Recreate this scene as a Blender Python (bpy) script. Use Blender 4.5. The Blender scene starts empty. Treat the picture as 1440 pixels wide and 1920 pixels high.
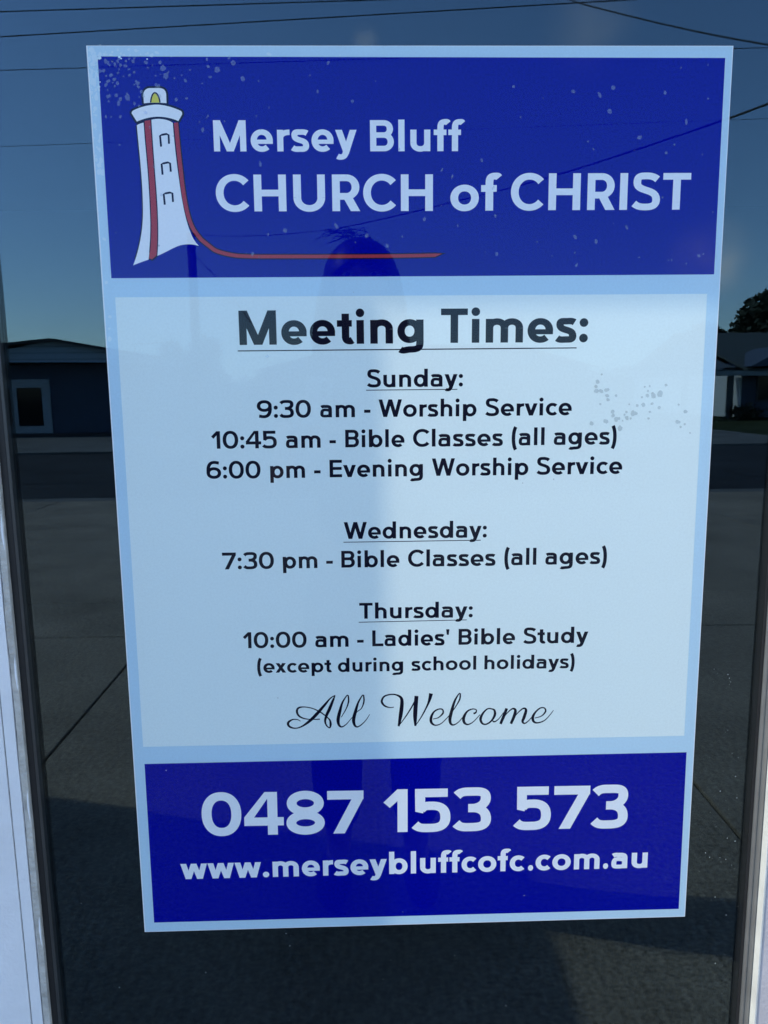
import bpy, bmesh, math, random
from mathutils import Vector, Matrix
from mathutils.geometry import delaunay_2d_cdt

random.seed(7)
scene = bpy.context.scene
COL = scene.collection
R = math.radians

# ------------------------------------------------------------------ camera, sky, sun, exposure
F = 1442.0                       # focal length in photograph pixels (1440 x 1920)
PITCH, YAW, ROLL = 0.15693256, -0.02560508, 0.01097454
CAM = Vector((-0.0515115, -0.76973801, 1.34))
PZ = 1.204871955731682           # height of the poster's centre
rx = Matrix.Rotation(-PITCH, 3, 'X')
rz = Matrix.Rotation(YAW, 3, 'Z')
ry = Matrix.Rotation(ROLL, 3, 'Y')
AX = rz @ rx @ ry                # columns: right, forward, up
cam = bpy.data.cameras.new('camera')
cam.sensor_fit = 'AUTO'
cam.sensor_width = 36.0
cam.lens = F / 1920 * 36.0
cam.clip_start = 0.02
cam.clip_end = 3000
camo = bpy.data.objects.new('camera', cam)
COL.objects.link(camo)
m4 = Matrix((AX.col[0], AX.col[2], -AX.col[1])).transposed().to_4x4()
m4.translation = CAM
camo.matrix_world = m4
scene.camera = camo

SUN_EL = 42.0
SUN_H = Vector((-0.963, -0.27))  # horizontal heading towards the sun
world = bpy.data.worlds.new('World')
scene.world = world
world.use_nodes = True
wn, wl = world.node_tree.nodes, world.node_tree.links
wn.clear()
wout = wn.new('ShaderNodeOutputWorld')
wbg = wn.new('ShaderNodeBackground')
wbg.inputs['Strength'].default_value = 0.15
sky = wn.new('ShaderNodeTexSky')
sky.sky_type = 'NISHITA'
sky.sun_disc = False
sky.sun_elevation = R(SUN_EL)
sky.sun_rotation = math.atan2(SUN_H.x, SUN_H.y)
sky.air_density = 1.0
sky.dust_density = 0.3
sky.ozone_density = 4.0
# a few small fair-weather clouds low in the sky over the street
wtc = wn.new('ShaderNodeTexCoord')
prev = sky.outputs[0]
for (cx_, cy_, cz_), rad, amt in (((0.399, -0.905, 0.145), 0.055, 0.75), ((0.25, -0.89, 0.386), 0.06, 0.16), ((0.0087, -0.923, 0.3836), 0.02, 0.2), ((-0.75, -0.62, 0.22), 0.12, 0.25), ((0.86, -0.42, 0.28), 0.14, 0.30)):
    dv_ = wn.new('ShaderNodeVectorMath'); dv_.operation = 'DISTANCE'; dv_.inputs[1].default_value = Vector((cx_, cy_, cz_)).normalized()
    wl.new(wtc.outputs['Generated'], dv_.inputs[0])
    mr = wn.new('ShaderNodeMapRange'); mr.interpolation_type = 'SMOOTHSTEP'
    mr.inputs['From Min'].default_value = rad; mr.inputs['From Max'].default_value = 0.0
    wl.new(dv_.outputs['Value'], mr.inputs['Value'])
    nz = wn.new('ShaderNodeTexNoise'); nz.inputs['Scale'].default_value = 0.9 / rad; nz.inputs['Detail'].default_value = 6
    wl.new(wtc.outputs['Generated'], nz.inputs['Vector'])
    nr = wn.new('ShaderNodeMapRange'); nr.inputs['From Min'].default_value = 0.33; nr.inputs['From Max'].default_value = 0.60; nr.inputs['To Max'].default_value = amt
    wl.new(nz.outputs['Fac'], nr.inputs['Value'])
    mu_ = wn.new('ShaderNodeMath'); mu_.operation = 'MULTIPLY'; wl.new(mr.outputs[0], mu_.inputs[0]); wl.new(nr.outputs[0], mu_.inputs[1])
    mx = wn.new('ShaderNodeMixRGB'); mx.inputs['Color2'].default_value = (9.0, 7.6, 7.0, 1)
    wl.new(mu_.outputs[0], mx.inputs['Fac']); wl.new(prev, mx.inputs['Color1']); prev = mx.outputs[0]
wl.new(prev, wbg.inputs['Color'])
wl.new(wbg.outputs[0], wout.inputs['Surface'])

sun = bpy.data.lights.new('sun', 'SUN')
sun.energy = 2.0
sun.angle = R(0.53)
sun.color = (1.0, 0.90, 0.72)
suno = bpy.data.objects.new('sun', sun)
COL.objects.link(suno)
to_sun = Vector((SUN_H.x * math.cos(R(SUN_EL)), SUN_H.y * math.cos(R(SUN_EL)), math.sin(R(SUN_EL))))
suno.rotation_euler = to_sun.to_track_quat('Z', 'Y').to_euler()
suno.location = (-20, -6, 20)

vs = scene.view_settings
vs.view_transform = 'Standard'
vs.look = 'None'
vs.gamma = 1.0
vs.use_curve_mapping = False
vs.exposure = 1.35

# ------------------------------------------------------------------ measuring helpers
def ray(u, v):
    return AX @ Vector(((u - 720) / F, 1.0, -(v - 960) / F))

def door_pt(u, v, y=0.0):
    d = ray(u, v)
    return CAM + d * ((y - CAM.y) / d.y)

def on_poster(u, v):                       # survey of the poster: sheet coordinates in metres
    p = door_pt(u, v)
    return (p.x, p.z - PZ)

def across(u, v, Y):                       # survey of the street opposite: a point Y metres out
    d = ray(u, v)
    p = CAM + d * ((Y - CAM.y) / d.y)
    return Vector((p.x, -p.y, p.z))

# ------------------------------------------------------------------ materials
def nmat(name, col, rough=0.6, var=0.0, vscale=8.0, bump=0.0, bscale=60.0, metal=0.0, spec=0.5, col2=None, detail=6.0):
    m = bpy.data.materials.new(name)
    m.use_nodes = True
    n, l = m.node_tree.nodes, m.node_tree.links
    b = n['Principled BSDF']
    b.inputs['Roughness'].default_value = rough
    b.inputs['Metallic'].default_value = metal
    b.inputs['Specular IOR Level'].default_value = spec
    b.inputs['Base Color'].default_value = (*col, 1)
    tc = n.new('ShaderNodeTexCoord')
    if var > 0 or col2:
        t = n.new('ShaderNodeTexNoise')
        t.inputs['Scale'].default_value = vscale
        t.inputs['Detail'].default_value = detail
        l.new(tc.outputs['Object'], t.inputs['Vector'])
        r = n.new('ShaderNodeValToRGB')
        r.color_ramp.elements[0].position = 0.3
        r.color_ramp.elements[1].position = 0.7
        c2 = col2 or tuple(min(1, c * (1 + var)) for c in col)
        c1 = tuple(c * (1 - var) for c in col) if not col2 else col
        r.color_ramp.elements[0].color = (*c1, 1)
        r.color_ramp.elements[1].color = (*c2, 1)
        l.new(t.outputs['Fac'], r.inputs['Fac'])
        l.new(r.outputs['Color'], b.inputs['Base Color'])
    if bump > 0:
        t2 = n.new('ShaderNodeTexNoise')
        t2.inputs['Scale'].default_value = bscale
        t2.inputs['Detail'].default_value = 8
        l.new(tc.outputs['Object'], t2.inputs['Vector'])
        bp = n.new('ShaderNodeBump')
        bp.inputs['Strength'].default_value = bump
        bp.inputs['Distance'].default_value = 0.01
        l.new(t2.outputs['Fac'], bp.inputs['Height'])
        l.new(bp.outputs['Normal'], b.inputs['Normal'])
    return m

def boards_mat(name, col, pitch, rough=0.6, axis=2, dark=0.55):
    """Horizontal (or vertical) boards: a narrow groove line every `pitch` metres."""
    m = nmat(name, col, rough)
    n, l = m.node_tree.nodes, m.node_tree.links
    b = n['Principled BSDF']
    tc = n.new('ShaderNodeTexCoord')
    sp = n.new('ShaderNodeSeparateXYZ')
    l.new(tc.outputs['Object'], sp.inputs[0])
    mu = n.new('ShaderNodeMath'); mu.operation = 'DIVIDE'; mu.inputs[1].default_value = pitch
    l.new(sp.outputs[axis], mu.inputs[0])
    fr = n.new('ShaderNodeMath'); fr.operation = 'FRACT'
    l.new(mu.outputs[0], fr.inputs[0])
    rp = n.new('ShaderNodeValToRGB')
    rp.color_ramp.elements[0].position = 0.14; rp.color_ramp.elements[0].color = (*[c * dark for c in col], 1)
    rp.color_ramp.elements[1].position = 0.26; rp.color_ramp.elements[1].color = (*col, 1)
    l.new(fr.outputs[0], rp.inputs['Fac'])
    l.new(rp.outputs[0], b.inputs['Base Color'])
    bp = n.new('ShaderNodeBump'); bp.inputs['Distance'].default_value = 0.02; bp.inputs['Strength'].default_value = 0.8
    l.new(fr.outputs[0], bp.inputs['Height'])
    l.new(bp.outputs[0], b.inputs['Normal'])
    return m

def glass_mat(name, r0, r1):
    """Clear sheet: see-through with a mirror reflection that rises at grazing angles."""
    m = bpy.data.materials.new(name)
    m.use_nodes = True
    n, l = m.node_tree.nodes, m.node_tree.links
    n.clear()
    out = n.new('ShaderNodeOutputMaterial')
    mix = n.new('ShaderNodeMixShader')
    tr = n.new('ShaderNodeBsdfTransparent'); tr.inputs[0].default_value = (0.97, 0.985, 0.98, 1)
    gl = n.new('ShaderNodeBsdfGlossy'); gl.inputs['Roughness'].default_value = 0.0; gl.inputs['Color'].default_value = (0.53, 0.79, 1.0, 1)
    geo = n.new('ShaderNodeNewGeometry')
    dot = n.new('ShaderNodeVectorMath'); dot.operation = 'DOT_PRODUCT'
    l.new(geo.outputs['Incoming'], dot.inputs[0]); l.new(geo.outputs['Normal'], dot.inputs[1])
    ab = n.new('ShaderNodeMath'); ab.operation = 'ABSOLUTE'; l.new(dot.outputs['Value'], ab.inputs[0])
    om = n.new('ShaderNodeMath'); om.operation = 'SUBTRACT'; om.inputs[0].default_value = 1.0; l.new(ab.outputs[0], om.inputs[1])
    pw = n.new('ShaderNodeMath'); pw.operation = 'POWER'; pw.inputs[1].default_value = 5.0; l.new(om.outputs[0], pw.inputs[0])
    ma = n.new('ShaderNodeMath'); ma.operation = 'MULTIPLY_ADD'; ma.inputs[1].default_value = 0.93
    bf = n.new('ShaderNodeMath'); bf.operation = 'MULTIPLY_ADD'; bf.inputs[1].default_value = r1 - r0; bf.inputs[2].default_value = r0
    l.new(geo.outputs['Backfacing'], bf.inputs[0]); l.new(bf.outputs[0], ma.inputs[2])
    l.new(pw.outputs[0], ma.inputs[0])
    l.new(ma.outputs[0], mix.inputs['Fac']); l.new(tr.outputs[0], mix.inputs[1]); l.new(gl.outputs[0], mix.inputs[2])
    l.new(mix.outputs[0], out.inputs['Surface'])
    return m

def film_mat(name, col, alpha, rough=0.6):
    m = bpy.data.materials.new(name)
    m.use_nodes = True
    n, l = m.node_tree.nodes, m.node_tree.links
    n.clear()
    out = n.new('ShaderNodeOutputMaterial'); mix = n.new('ShaderNodeMixShader')
    tr = n.new('ShaderNodeBsdfTransparent'); df = n.new('ShaderNodeBsdfDiffuse')
    df.inputs[0].default_value = (*col, 1)
    mix.inputs['Fac'].default_value = alpha
    l.new(tr.outputs[0], mix.inputs[1]); l.new(df.outputs[0], mix.inputs[2]); l.new(mix.outputs[0], out.inputs['Surface'])
    return m

def ink_mat(name, col, var=0.05, rough=0.5):
    m = nmat(name, col, rough, var=var, vscale=420.0, spec=0.0, detail=3.0)
    return m

PAPER = ink_mat('pale_blue_paper', (0.56, 0.75, 0.87), 0.025)
WHITEP = ink_mat('white_paper', (0.83, 0.91, 0.88), 0.025)
BLUE = ink_mat('royal_blue_ink', (0.001, 0.003, 0.30), 0.18)
LETW = ink_mat('white_ink', (0.92, 0.93, 0.95), 0.02)
BLACK = ink_mat('black_ink', (0.010, 0.010, 0.022), 0.1)
NAVY = ink_mat('navy_outline_ink', (0.008, 0.010, 0.045), 0.1)
RED = ink_mat('brick_red_ink', (0.46, 0.050, 0.07), 0.06)
YEL = ink_mat('pale_yellow_ink', (0.80, 0.70, 0.10), 0.04)

# ------------------------------------------------------------------ object helpers
def link(name, me, mat=None, parent=None):
    o = bpy.data.objects.new(name, me)
    COL.objects.link(o)
    if mat is not None and me is not None:
        for k in (mat if isinstance(mat, (list, tuple)) else [mat]):
            me.materials.append(k)
    if parent is not None:
        o.parent = parent
    return o

def tag(o, label=None, cat=None, group=None, kind=None):
    if label: o['label'] = label
    if cat: o['category'] = cat
    if group: o['group'] = group
    if kind: o['kind'] = kind
    return o

def thing(name, label, cat, loc=(0, 0, 0), rz=0.0, group=None):
    o = bpy.data.objects.new(name, None)
    o.empty_display_size = 0.1
    COL.objects.link(o)
    o.location = loc
    o.rotation_euler = (0, 0, rz)
    return tag(o, label, cat, group)

class MB:
    """Collects shapes in one mesh."""
    def __init__(self): self.v, self.f, self.sm = [], [], False
    def quadloop(self, pts):
        b = len(self.v); self.v += [tuple(p) for p in pts]; self.f.append(tuple(range(b, b + len(pts))))
    def box(self, x0, x1, y0, y1, z0, z1):
        b = len(self.v)
        self.v += [(x, y, z) for z in (z0, z1) for y in (y0, y1) for x in (x0, x1)]
        for q in ((0, 2, 3, 1), (4, 5, 7, 6), (0, 1, 5, 4), (2, 6, 7, 3), (0, 4, 6, 2), (1, 3, 7, 5)):
            self.f.append(tuple(b + i for i in q))
    def prism(self, poly, a, b_, axis='y'):
        """poly: (p, q) outline extruded along the axis from a to b_."""
        n = len(poly); b = len(self.v)
        for t in (a, b_):
            for p, q in poly:
                self.v.append({'y': (p, t, q), 'x': (t, p, q), 'z': (p, q, t)}[axis])
        self.f.append(tuple(range(b, b + n))); self.f.append(tuple(range(b + 2 * n - 1, b + n - 1, -1)))
        for i in range(n):
            j = (i + 1) % n
            self.f.append((b + j, b + i, b + n + i, b + n + j))
    def tube(self, pts, r, n=8, r1=None):
        pts = [Vector(p) for p in pts]
        rs = r if isinstance(r, (list, tuple)) else [r + ((r1 if r1 is not None else r) - r) * i / max(1, len(pts) - 1) for i in range(len(pts))]
        b = len(self.v)
        for i, p in enumerate(pts):
            t = (pts[min(i + 1, len(pts) - 1)] - pts[max(i - 1, 0)]).normalized()
            a = t.orthogonal().normalized() if abs(t.z) > 0.95 else t.cross(Vector((0, 0, 1))).normalized()
            c = t.cross(a)
            for k in range(n):
                w = 2 * math.pi * k / n
                self.v.append(tuple(p + (a * math.cos(w) + c * math.sin(w)) * rs[i]))
        for i in range(len(pts) - 1):
            for k in range(n):
                k2 = (k + 1) % n
                self.f.append((b + i * n + k, b + i * n + k2, b + (i + 1) * n + k2, b + (i + 1) * n + k))
        self.f.append(tuple(b + k for k in range(n - 1, -1, -1)))
        e = b + (len(pts) - 1) * n
        self.f.append(tuple(e + k for k in range(n)))
    def ball(self, c, rx, ry, rz, nu=12, nv=8):
        b = len(self.v)
        for j in range(nv + 1):
            th = math.pi * j / nv
            for i in range(nu):
                ph = 2 * math.pi * i / nu
                self.v.append((c[0] + rx * math.sin(th) * math.cos(ph), c[1] + ry * math.sin(th) * math.sin(ph), c[2] + rz * math.cos(th)))
        for j in range(nv):
            for i in range(nu):
                i2 = (i + 1) % nu
                self.f.append((b + j * nu + i, b + (j + 1) * nu + i, b + (j + 1) * nu + i2, b + j * nu + i2))
    def build(self, name, mat, parent=None, smooth=False, bevel=0.0):
        me = bpy.data.meshes.new(name)
        me.from_pydata(self.v, [], self.f)
        bm = bmesh.new(); bm.from_mesh(me)
        if smooth: bmesh.ops.remove_doubles(bm, verts=bm.verts, dist=1e-5)
        bmesh.ops.recalc_face_normals(bm, faces=bm.faces)
        bm.to_mesh(me); bm.free()
        if smooth:
            for p in me.polygons: p.use_smooth = True
        o = link(name, me, mat, parent)
        if bevel:
            md = o.modifiers.new('bevel', 'BEVEL'); md.width = bevel; md.segments = 2
        return o

# ------------------------------------------------------------------ the lettering: a drawn alphabet, pen strokes merged into outlines
def cubic(p0, p1, p2, p3, n=14):
    return [tuple(((1 - t) ** 3) * a + 3 * ((1 - t) ** 2) * t * b + 3 * (1 - t) * t * t * c + t ** 3 * d for a, b, c, d in zip(p0, p1, p2, p3)) for t in [i / n for i in range(n + 1)]]

def path(*segs):
    """First a point, then 6-tuples (cubic) or 2-tuples (straight)."""
    out = [segs[0]]
    for s in segs[1:]:
        if len(s) == 2: out.append(s)
        else: out += cubic(out[-1], s[0:2], s[2:4], s[4:6])[1:]
    return out

def arc(cx, cy, rx, ry, a0, a1, n=40, e=2.06):
    pts = []
    for i in range(n + 1):
        a = R(a0 + (a1 - a0) * i / n)
        c, s = math.cos(a), math.sin(a)
        pts.append((cx + rx * math.copysign(abs(c) ** (2 / e), c), cy + ry * math.copysign(abs(s) ** (2 / e), s)))
    return pts

def stroke(pts, wv, wh):
    """Ribbon round a centreline: wv across upright runs, wh across level runs."""
    res = []; n = len(pts)
    closed = abs(pts[0][0] - pts[-1][0]) < 1e-6 and abs(pts[0][1] - pts[-1][1]) < 1e-6
    L, Rr = [], []
    for i, p in enumerate(pts):
        if closed:
            a = pts[i - 1] if i > 0 else pts[-2]; b = pts[i + 1] if i < n - 1 else pts[1]
        else:
            a = pts[max(i - 1, 0)]; b = pts[min(i + 1, n - 1)]
        tx, ty = b[0] - a[0], b[1] - a[1]; d = math.hypot(tx, ty) or 1
        nx, ny = -ty / d, tx / d
        h = 0.5 * math.hypot(nx * wv, ny * wh)
        L.append((p[0] + nx * h, p[1] + ny * h)); Rr.append((p[0] - nx * h, p[1] - ny * h))
    for i in range(n - 1):
        res.append([L[i], L[i + 1], Rr[i + 1]]); res.append([L[i], Rr[i + 1], Rr[i]])
    return res

def box2(x0, y0, x1, y1): return [[(x0, y0), (x1, y0), (x1, y1), (x0, y1)]]
def diag(x0, y0, x1, y1, w): return [[(x0 - w / 2, y0), (x0 + w / 2, y0), (x1 + w / 2, y1), (x1 - w / 2, y1)]]
def dot(cx, cy, r): return [[(cx + r * math.cos(2 * math.pi * k / 24), cy + r * math.sin(2 * math.pi * k / 24)) for k in range(24)]]

CAP, XH, ASC, DSC, OV = 700.0, 487.0, 712.0, -192.0, 10.0

def glyph(ch, w):
    """Faces (overlapping allowed), left bearing, advance edge, right bearing."""
    b = max(0.0, min(1.1, (w - 128) / 24.0))
    h = 0.86 * w; s, t = w / 2, h / 2
    def W(a, c): return a + (c - a) * b
    rb, sb, db = W(40, 34), W(78, 66), W(10, 8)      # round, straight, diagonal bearings
    fs = []
    def st(x, y0=0.0, y1=CAP): fs.extend(box2(x - s, y0, x + s, y1))
    def pen(p, k=1.0): fs.extend(stroke(p, w * k, h * k))
    lb, rbg = sb, rb
    if ch == 'I': wd = w; st(s); rbg = sb
    elif ch == 'H': wd = W(590, 622); st(s); st(wd - s); fs += box2(0, 350 - t, wd, 350 + t); rbg = sb
    elif ch == 'C':
        r = 358; wd = W(630, 640); lb, rbg = rb, W(22, 18)
        pen(arc(r, 350, r - s, 350 + OV - t, 40, 320, 60))
    elif ch == 'U':
        wd = W(590, 610); y = 262; pen([(s, CAP), (s, y)]); pen([(wd - s, CAP), (wd - s, y)])
        pen(arc(wd / 2, y, wd / 2 - s, y + OV - t, 180, 360)); rbg = sb
    elif ch == 'R':
        wd = W(520, 540); st(s); y0 = W(290, 282); my = (CAP - t + y0) / 2; ry = (CAP - t - y0) / 2
        xr = wd - 14 - s; xc = xr - ry * 1.0
        pen([(s, CAP - t), (xc, CAP - t)]); pen([(s, y0), (xc, y0)]); pen(arc(xc, my, xr - xc, ry, -90, 90, 30))
        fs += diag(wd - w * 0.62, 0, wd * 0.55 - 8, y0, w * 1.22); rbg = W(30, 22)
    elif ch == 'B':
        wd = W(540, 556); st(s); y = 366; 
        xr = wd - s - 18; ry = (CAP - t - y) / 2; xc = xr - ry * 1.05
        pen([(s, CAP - t), (xc, CAP - t)]); pen([(s, y), (xc + 20, y)]); pen(arc(xc, (CAP - t + y) / 2, xr - xc, ry, -90, 90, 30))
        xr2 = wd - s; ry2 = (y - t) / 2; xc2 = xr2 - ry2 * 1.05
        pen([(s, t), (xc2, t)]); pen(arc(xc2, (y + t) / 2, xr2 - xc2, ry2, -90, 90, 30))
    elif ch == 'M':
        wd = W(745, 766); st(s); st(wd - s); k = w * 1.12
        fs += diag(wd / 2, 0 + 0, k / 2, CAP, k) + diag(wd / 2, 0, wd - k / 2, CAP, k); rbg = sb
    elif ch == 'S':
        wd = W(530, 548); c = wd / 2; lb, rbg = W(26, 22), W(30, 26); x0, x1 = s + 18, wd - s
        pen(path((wd - 62, 580), (wd - 130, 640, c + 60, 710 - t, c + 4, 710 - t), (c - 110, 710 - t, x0, 650, x0, 520), (x0, 330, x1, 420, x1, 190), (x1, 70, c + 100, t - OV, c - 6, t - OV), (c - 90, t - OV, 110, 60, 40, 122)))
    elif ch == 'T': wd = W(520, 545); fs += box2(0, CAP - h, wd, CAP); st(wd / 2, 0, CAP - 2); lb = rbg = W(26, 20)
    elif ch == 'E': wd = W(478, 500); st(s); fs += box2(0, 0, wd, h) + box2(0, CAP - h, wd, CAP) + box2(0, 354 - t, wd - 12, 354 + t)
    elif ch == 'L': wd = W(450, 470); st(s); fs += box2(0, 0, wd, h); rbg = W(14, 10)
    elif ch == 'W':
        wd = W(910, 940); k = w * 1.06; q = wd * 0.29; lb = rbg = db
        fs += diag(q - 8, 0, k / 2, CAP, k) + diag(q - 8, 0, wd / 2, CAP, k) + diag(wd - q + 8, 0, wd / 2, CAP, k) + diag(wd - q + 8, 0, wd - k / 2, CAP, k)
    elif ch == 'o': wd = W(528, 548); pen(arc(wd / 2, XH / 2, wd / 2 - s, XH / 2 + OV - t, 0, 360, 64)); lb = rbg = rb
    elif ch in 'bdp':
        wd = W(532, 552); r = W(490, 512) / 2; cx = wd - r if ch != 'd' else r
        pen(arc(cx, XH / 2, r - s, XH / 2 + OV - t, 0, 360, 64))
        if ch == 'b': st(s, 0, ASC)
        if ch == 'p': st(s, DSC, XH)
        if ch == 'd': st(wd - s, 0, ASC); lb, rbg = rb, sb
    elif ch == 'g':
        wd = W(524, 544); r = W(484, 506) / 2
        pen(arc(r, XH / 2 + 8, r - s, XH / 2 + OV - 8 - t, 0, 360, 64)); st(wd - s, 20, XH)
        pen(path((wd - s, 40), (wd - s, -90, wd - 100, -192 + t, wd / 2 - 6, -192 + t), (wd / 2 - 90, -192 + t, 110, -170, 58, -122))); lb, rbg = rb, sb
    elif ch == 'a':
        wd = W(456, 474); xr = wd - s
        pen(path((52, 404), (110, 448, 160, XH + OV - t, 226, XH + OV - t), (340, XH + OV - t, xr, 430, xr, 318), (xr, 0)))
        st(xr, 0, 300); yb = W(146, 150); rx = W(178, 186)
        pen(path((xr, 250), (xr - 60, 300, 200, 302, 190, 298), (100, 296, s, 250, s, yb), (s, 60, 110, t - OV, 190, t - OV), (270, t - OV, 320, 20 + t * .4, xr, 104)), 0.92); lb, rbg = W(34, 28), sb
    elif ch == 'e':
        wd = W(508, 524); cx = wd / 2; rx = cx - s; ry = XH / 2 + OV - t; cy = XH / 2
        pen(arc(cx, cy, rx, ry, 0, 313, 60)); fs += box2(s, cy - 26 - t * .78, wd - 4, cy - 26 + t * .78)
        fs += box2(wd - w, cy - 26 - t * .78, wd - 2, cy + 12); lb, rbg = rb, W(34, 30)
    elif ch == 'c':
        wd = W(440, 452); r = W(258, 262); pen(arc(r, XH / 2, r - s, XH / 2 + OV - t, 44, 316, 50)); lb, rbg = rb, W(18, 14)
    elif ch in 'nhmru':
        def arch(xa, xb, ang0=0, ang1=168):
            c = (xa + xb) / 2; y = 296
            pen(arc(c, y, (xb - xa) / 2, XH + OV - t - y, ang0, ang1, 30, 2.1))
            if ang0 == 0: st(xb, 0, y)
        if ch in 'nh': wd = W(458, 470); st(s, 0, ASC if ch == 'h' else XH); arch(s, wd - s); rbg = W(72, 60)
        if ch == 'm': wd = W(748, 764); mid = wd / 2; st(s, 0, XH); arch(s, mid); arch(mid, wd - s); rbg = W(72, 60)
        if ch == 'r':
            wd = W(290, 296); st(s, 0, XH)
            pen(path((s, 300), (s + 10, 395, 175, XH + 6 - t, wd, XH + 6 - t))); rbg = W(10, 6)
        if ch == 'u':
            wd = W(458, 470); st(wd - s, 0, XH); c = wd / 2; y = 191
            pen(arc(c, y, c - s, y + OV - t, 180, 348, 30, 2.1)); st(s, y, XH); lb, rbg = W(72, 60), sb
    elif ch == 'i': wd = w; st(s, 0, XH); fs += dot(s, 634, w * .57); rbg = sb
    elif ch == 'l': wd = w; st(s, 0, ASC); rbg = sb
    elif ch == 's':
        wd = W(412, 428); c = wd / 2; x0, x1 = s + 12, wd - s; lb = rbg = W(26, 22)
        pen(path((wd - 44, 408), (wd - 100, 446, c + 50, XH + OV - t, c, XH + OV - t), (c - 90, XH + OV - t, x0, 440, x0, 362), (x0, 215, x1, 290, x1, 134), (x1, 50, c + 90, t - OV, c + 2, t - OV), (c - 70, t - OV, 90, 40, 34, 86)))
    elif ch == 't':
        wd = W(308, 322); x = W(96, 98) + s; st(x, 120, 620); fs += box2(0, XH - h, wd - 14, XH)
        pen(path((x, 170), (x, 70, x + 30, t - OV, x + 105, t - OV), (x + 125, t - OV, wd - 40, t - 2, wd - 6, t + 18))); lb, rbg = W(14, 10), W(22, 16)
    elif ch == 'f':
        wd = W(330, 346); x = W(82, 84) + s; st(x, 0, 500); fs += box2(0, XH - h, wd - 46, XH)
        pen(path((x, 480), (x, 520), (x, 650, x + 40, 722 - t, x + 140, 722 - t), (x + 170, 722 - t, wd - 20, 706 - t, wd - 6, 690 - t))); lb, rbg = W(14, 8), W(-6, -14)
    elif ch == 'v': wd = W(496, 512); k = w * 1.1; fs += diag(wd / 2, 0, k / 2, XH, k) + diag(wd / 2, 0, wd - k / 2, XH, k); lb = rbg = db
    elif ch == 'y':
        wd = W(492, 508); k = w * 1.1; m = wd / 2 + 4
        fs += diag(m, 0, k / 2, XH, k)
        dx = (wd - k / 2 - m) / XH
        fs += diag(m - 62 * dx, -62, wd - k / 2, XH, k)
        pen(path((m + 8, 14), (m - 55 * dx - 10, -70), (m - 60, -190 + t, m - 100, -190 + t, m - 150, -190 + t), (m - 172, -190 + t, m - 195, -178 + t, m - 208, -170 + t))); lb = rbg = db
    elif ch == 'w':
        wd = W(724, 750); k = w * 1.06; q = wd * 0.285; lb = rbg = db
        fs += diag(q, 0, k / 2, XH, k) + diag(q, 0, wd / 2, XH, k * .96) + diag(wd - q, 0, wd / 2, XH, k * .96) + diag(wd - q, 0, wd - k / 2, XH, k)
    elif ch == 'x':
        wd = W(474, 492); k = w * 1.18; fs += diag(k / 2, 0, wd - k / 2 - 8, XH, k) + diag(wd - k / 2, 0, k / 2 + 8, XH, k); lb = rbg = db
    elif ch == '0': wd = W(586, 628); pen(arc(wd / 2, 350, wd / 2 - s, 350 + OV - t, 0, 360, 64, 2.2)); lb = rbg = W(36, 32)
    elif ch == '1': wd = W(330, 372); st(wd - s, 0, CAP); fs += [[(0, CAP - 210), (wd - w - 2, CAP), (wd - 6, CAP), (wd - 6, CAP - 70), (wd - w + 10, CAP - w * 1.15), (w * .62, CAP - 300)]]; lb, rbg = W(24, 20), W(66, 58)
    elif ch == '3':
        wd = W(552, 590); x1 = wd - s; xm = x1 - 8; c = wd / 2 - 14; yj = 372
        pen(path((56, 578), (120, 650, 190, 710 - t, c, 710 - t), (c + 130, 710 - t, xm, 650, xm, 532), (xm, 440, c + 130, yj, c + 10, yj), (c - 50, yj)))
        pen(path((c - 50, yj), (c + 10, yj), (c + 150, yj, x1, 310, x1, 190), (x1, 70, c + 120, t - OV, c, t - OV), (c - 110, t - OV, 110, 50, 44, 126))); lb, rbg = W(22, 18), W(36, 30)
    elif ch == '4':
        wd = W(572, 626); x = wd - s - W(92, 98); st(x, 0, CAP); y = W(165, 152); fs += box2(0, y, wd, y + h)
        k = w * 1.1; fs += [[(0, y), (0, y + h * 1.02), (x - s - 40, CAP), (x + s - 4, CAP), (x - s + 6, CAP - 100), (w * .98, y + h - 4)]]; lb, rbg = W(18, 14), W(20, 16)
    elif ch == '5':
        wd = W(552, 592); x = W(40, 40); fs += box2(x, CAP - h, wd - 46, CAP) + [[(x, CAP), (x + 4, 330), (x + w * .8, 300), (x + w, 420), (x + w, CAP)]]
        c = wd / 2 - 10; x1 = wd - s
        pen(path((x + w * .62, 372), (x + w * .62 + 50, 420, 200, 450 - t * .4, c + 14, 450 - t * .4), (c + 150, 450 - t * .4, x1, 370, x1, 230), (x1, 90, c + 130, t - OV, c, t - OV), (c - 110, t - OV, 100, 50, 40, 118))); lb, rbg = W(26, 20), W(34, 28)
    elif ch in '69':
        wd = W(578, 600); r = wd / 2 - s; rb2 = 233
        f6 = []
        keep = fs; fs = f6
        pen(arc(wd / 2, rb2 - OV, r, rb2 - t, 0, 360, 56, 2.15))
        pen(path((s, rb2), (s, 330), (s, 560, 170, 710 - t, 330, 710 - t), (400, 710 - t, 450, 690 - t, 508, 622)))
        fs = keep
        fs += f6 if ch == '6' else [[(wd - px, CAP - py) for px, py in f] for f in f6]
        lb = rbg = W(34, 30)
    elif ch == '7':
        wd = W(540, 578); fs += box2(0, CAP - h * 1.04, wd, CAP) + [[(90, 0), (90 + w * 1.18, 0), (wd, CAP - h * .9), (wd, CAP - 8), (wd - w * 1.2, CAP - h)]]; lb, rbg = W(22, 18), W(22, 18)
    elif ch == '8':
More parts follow.
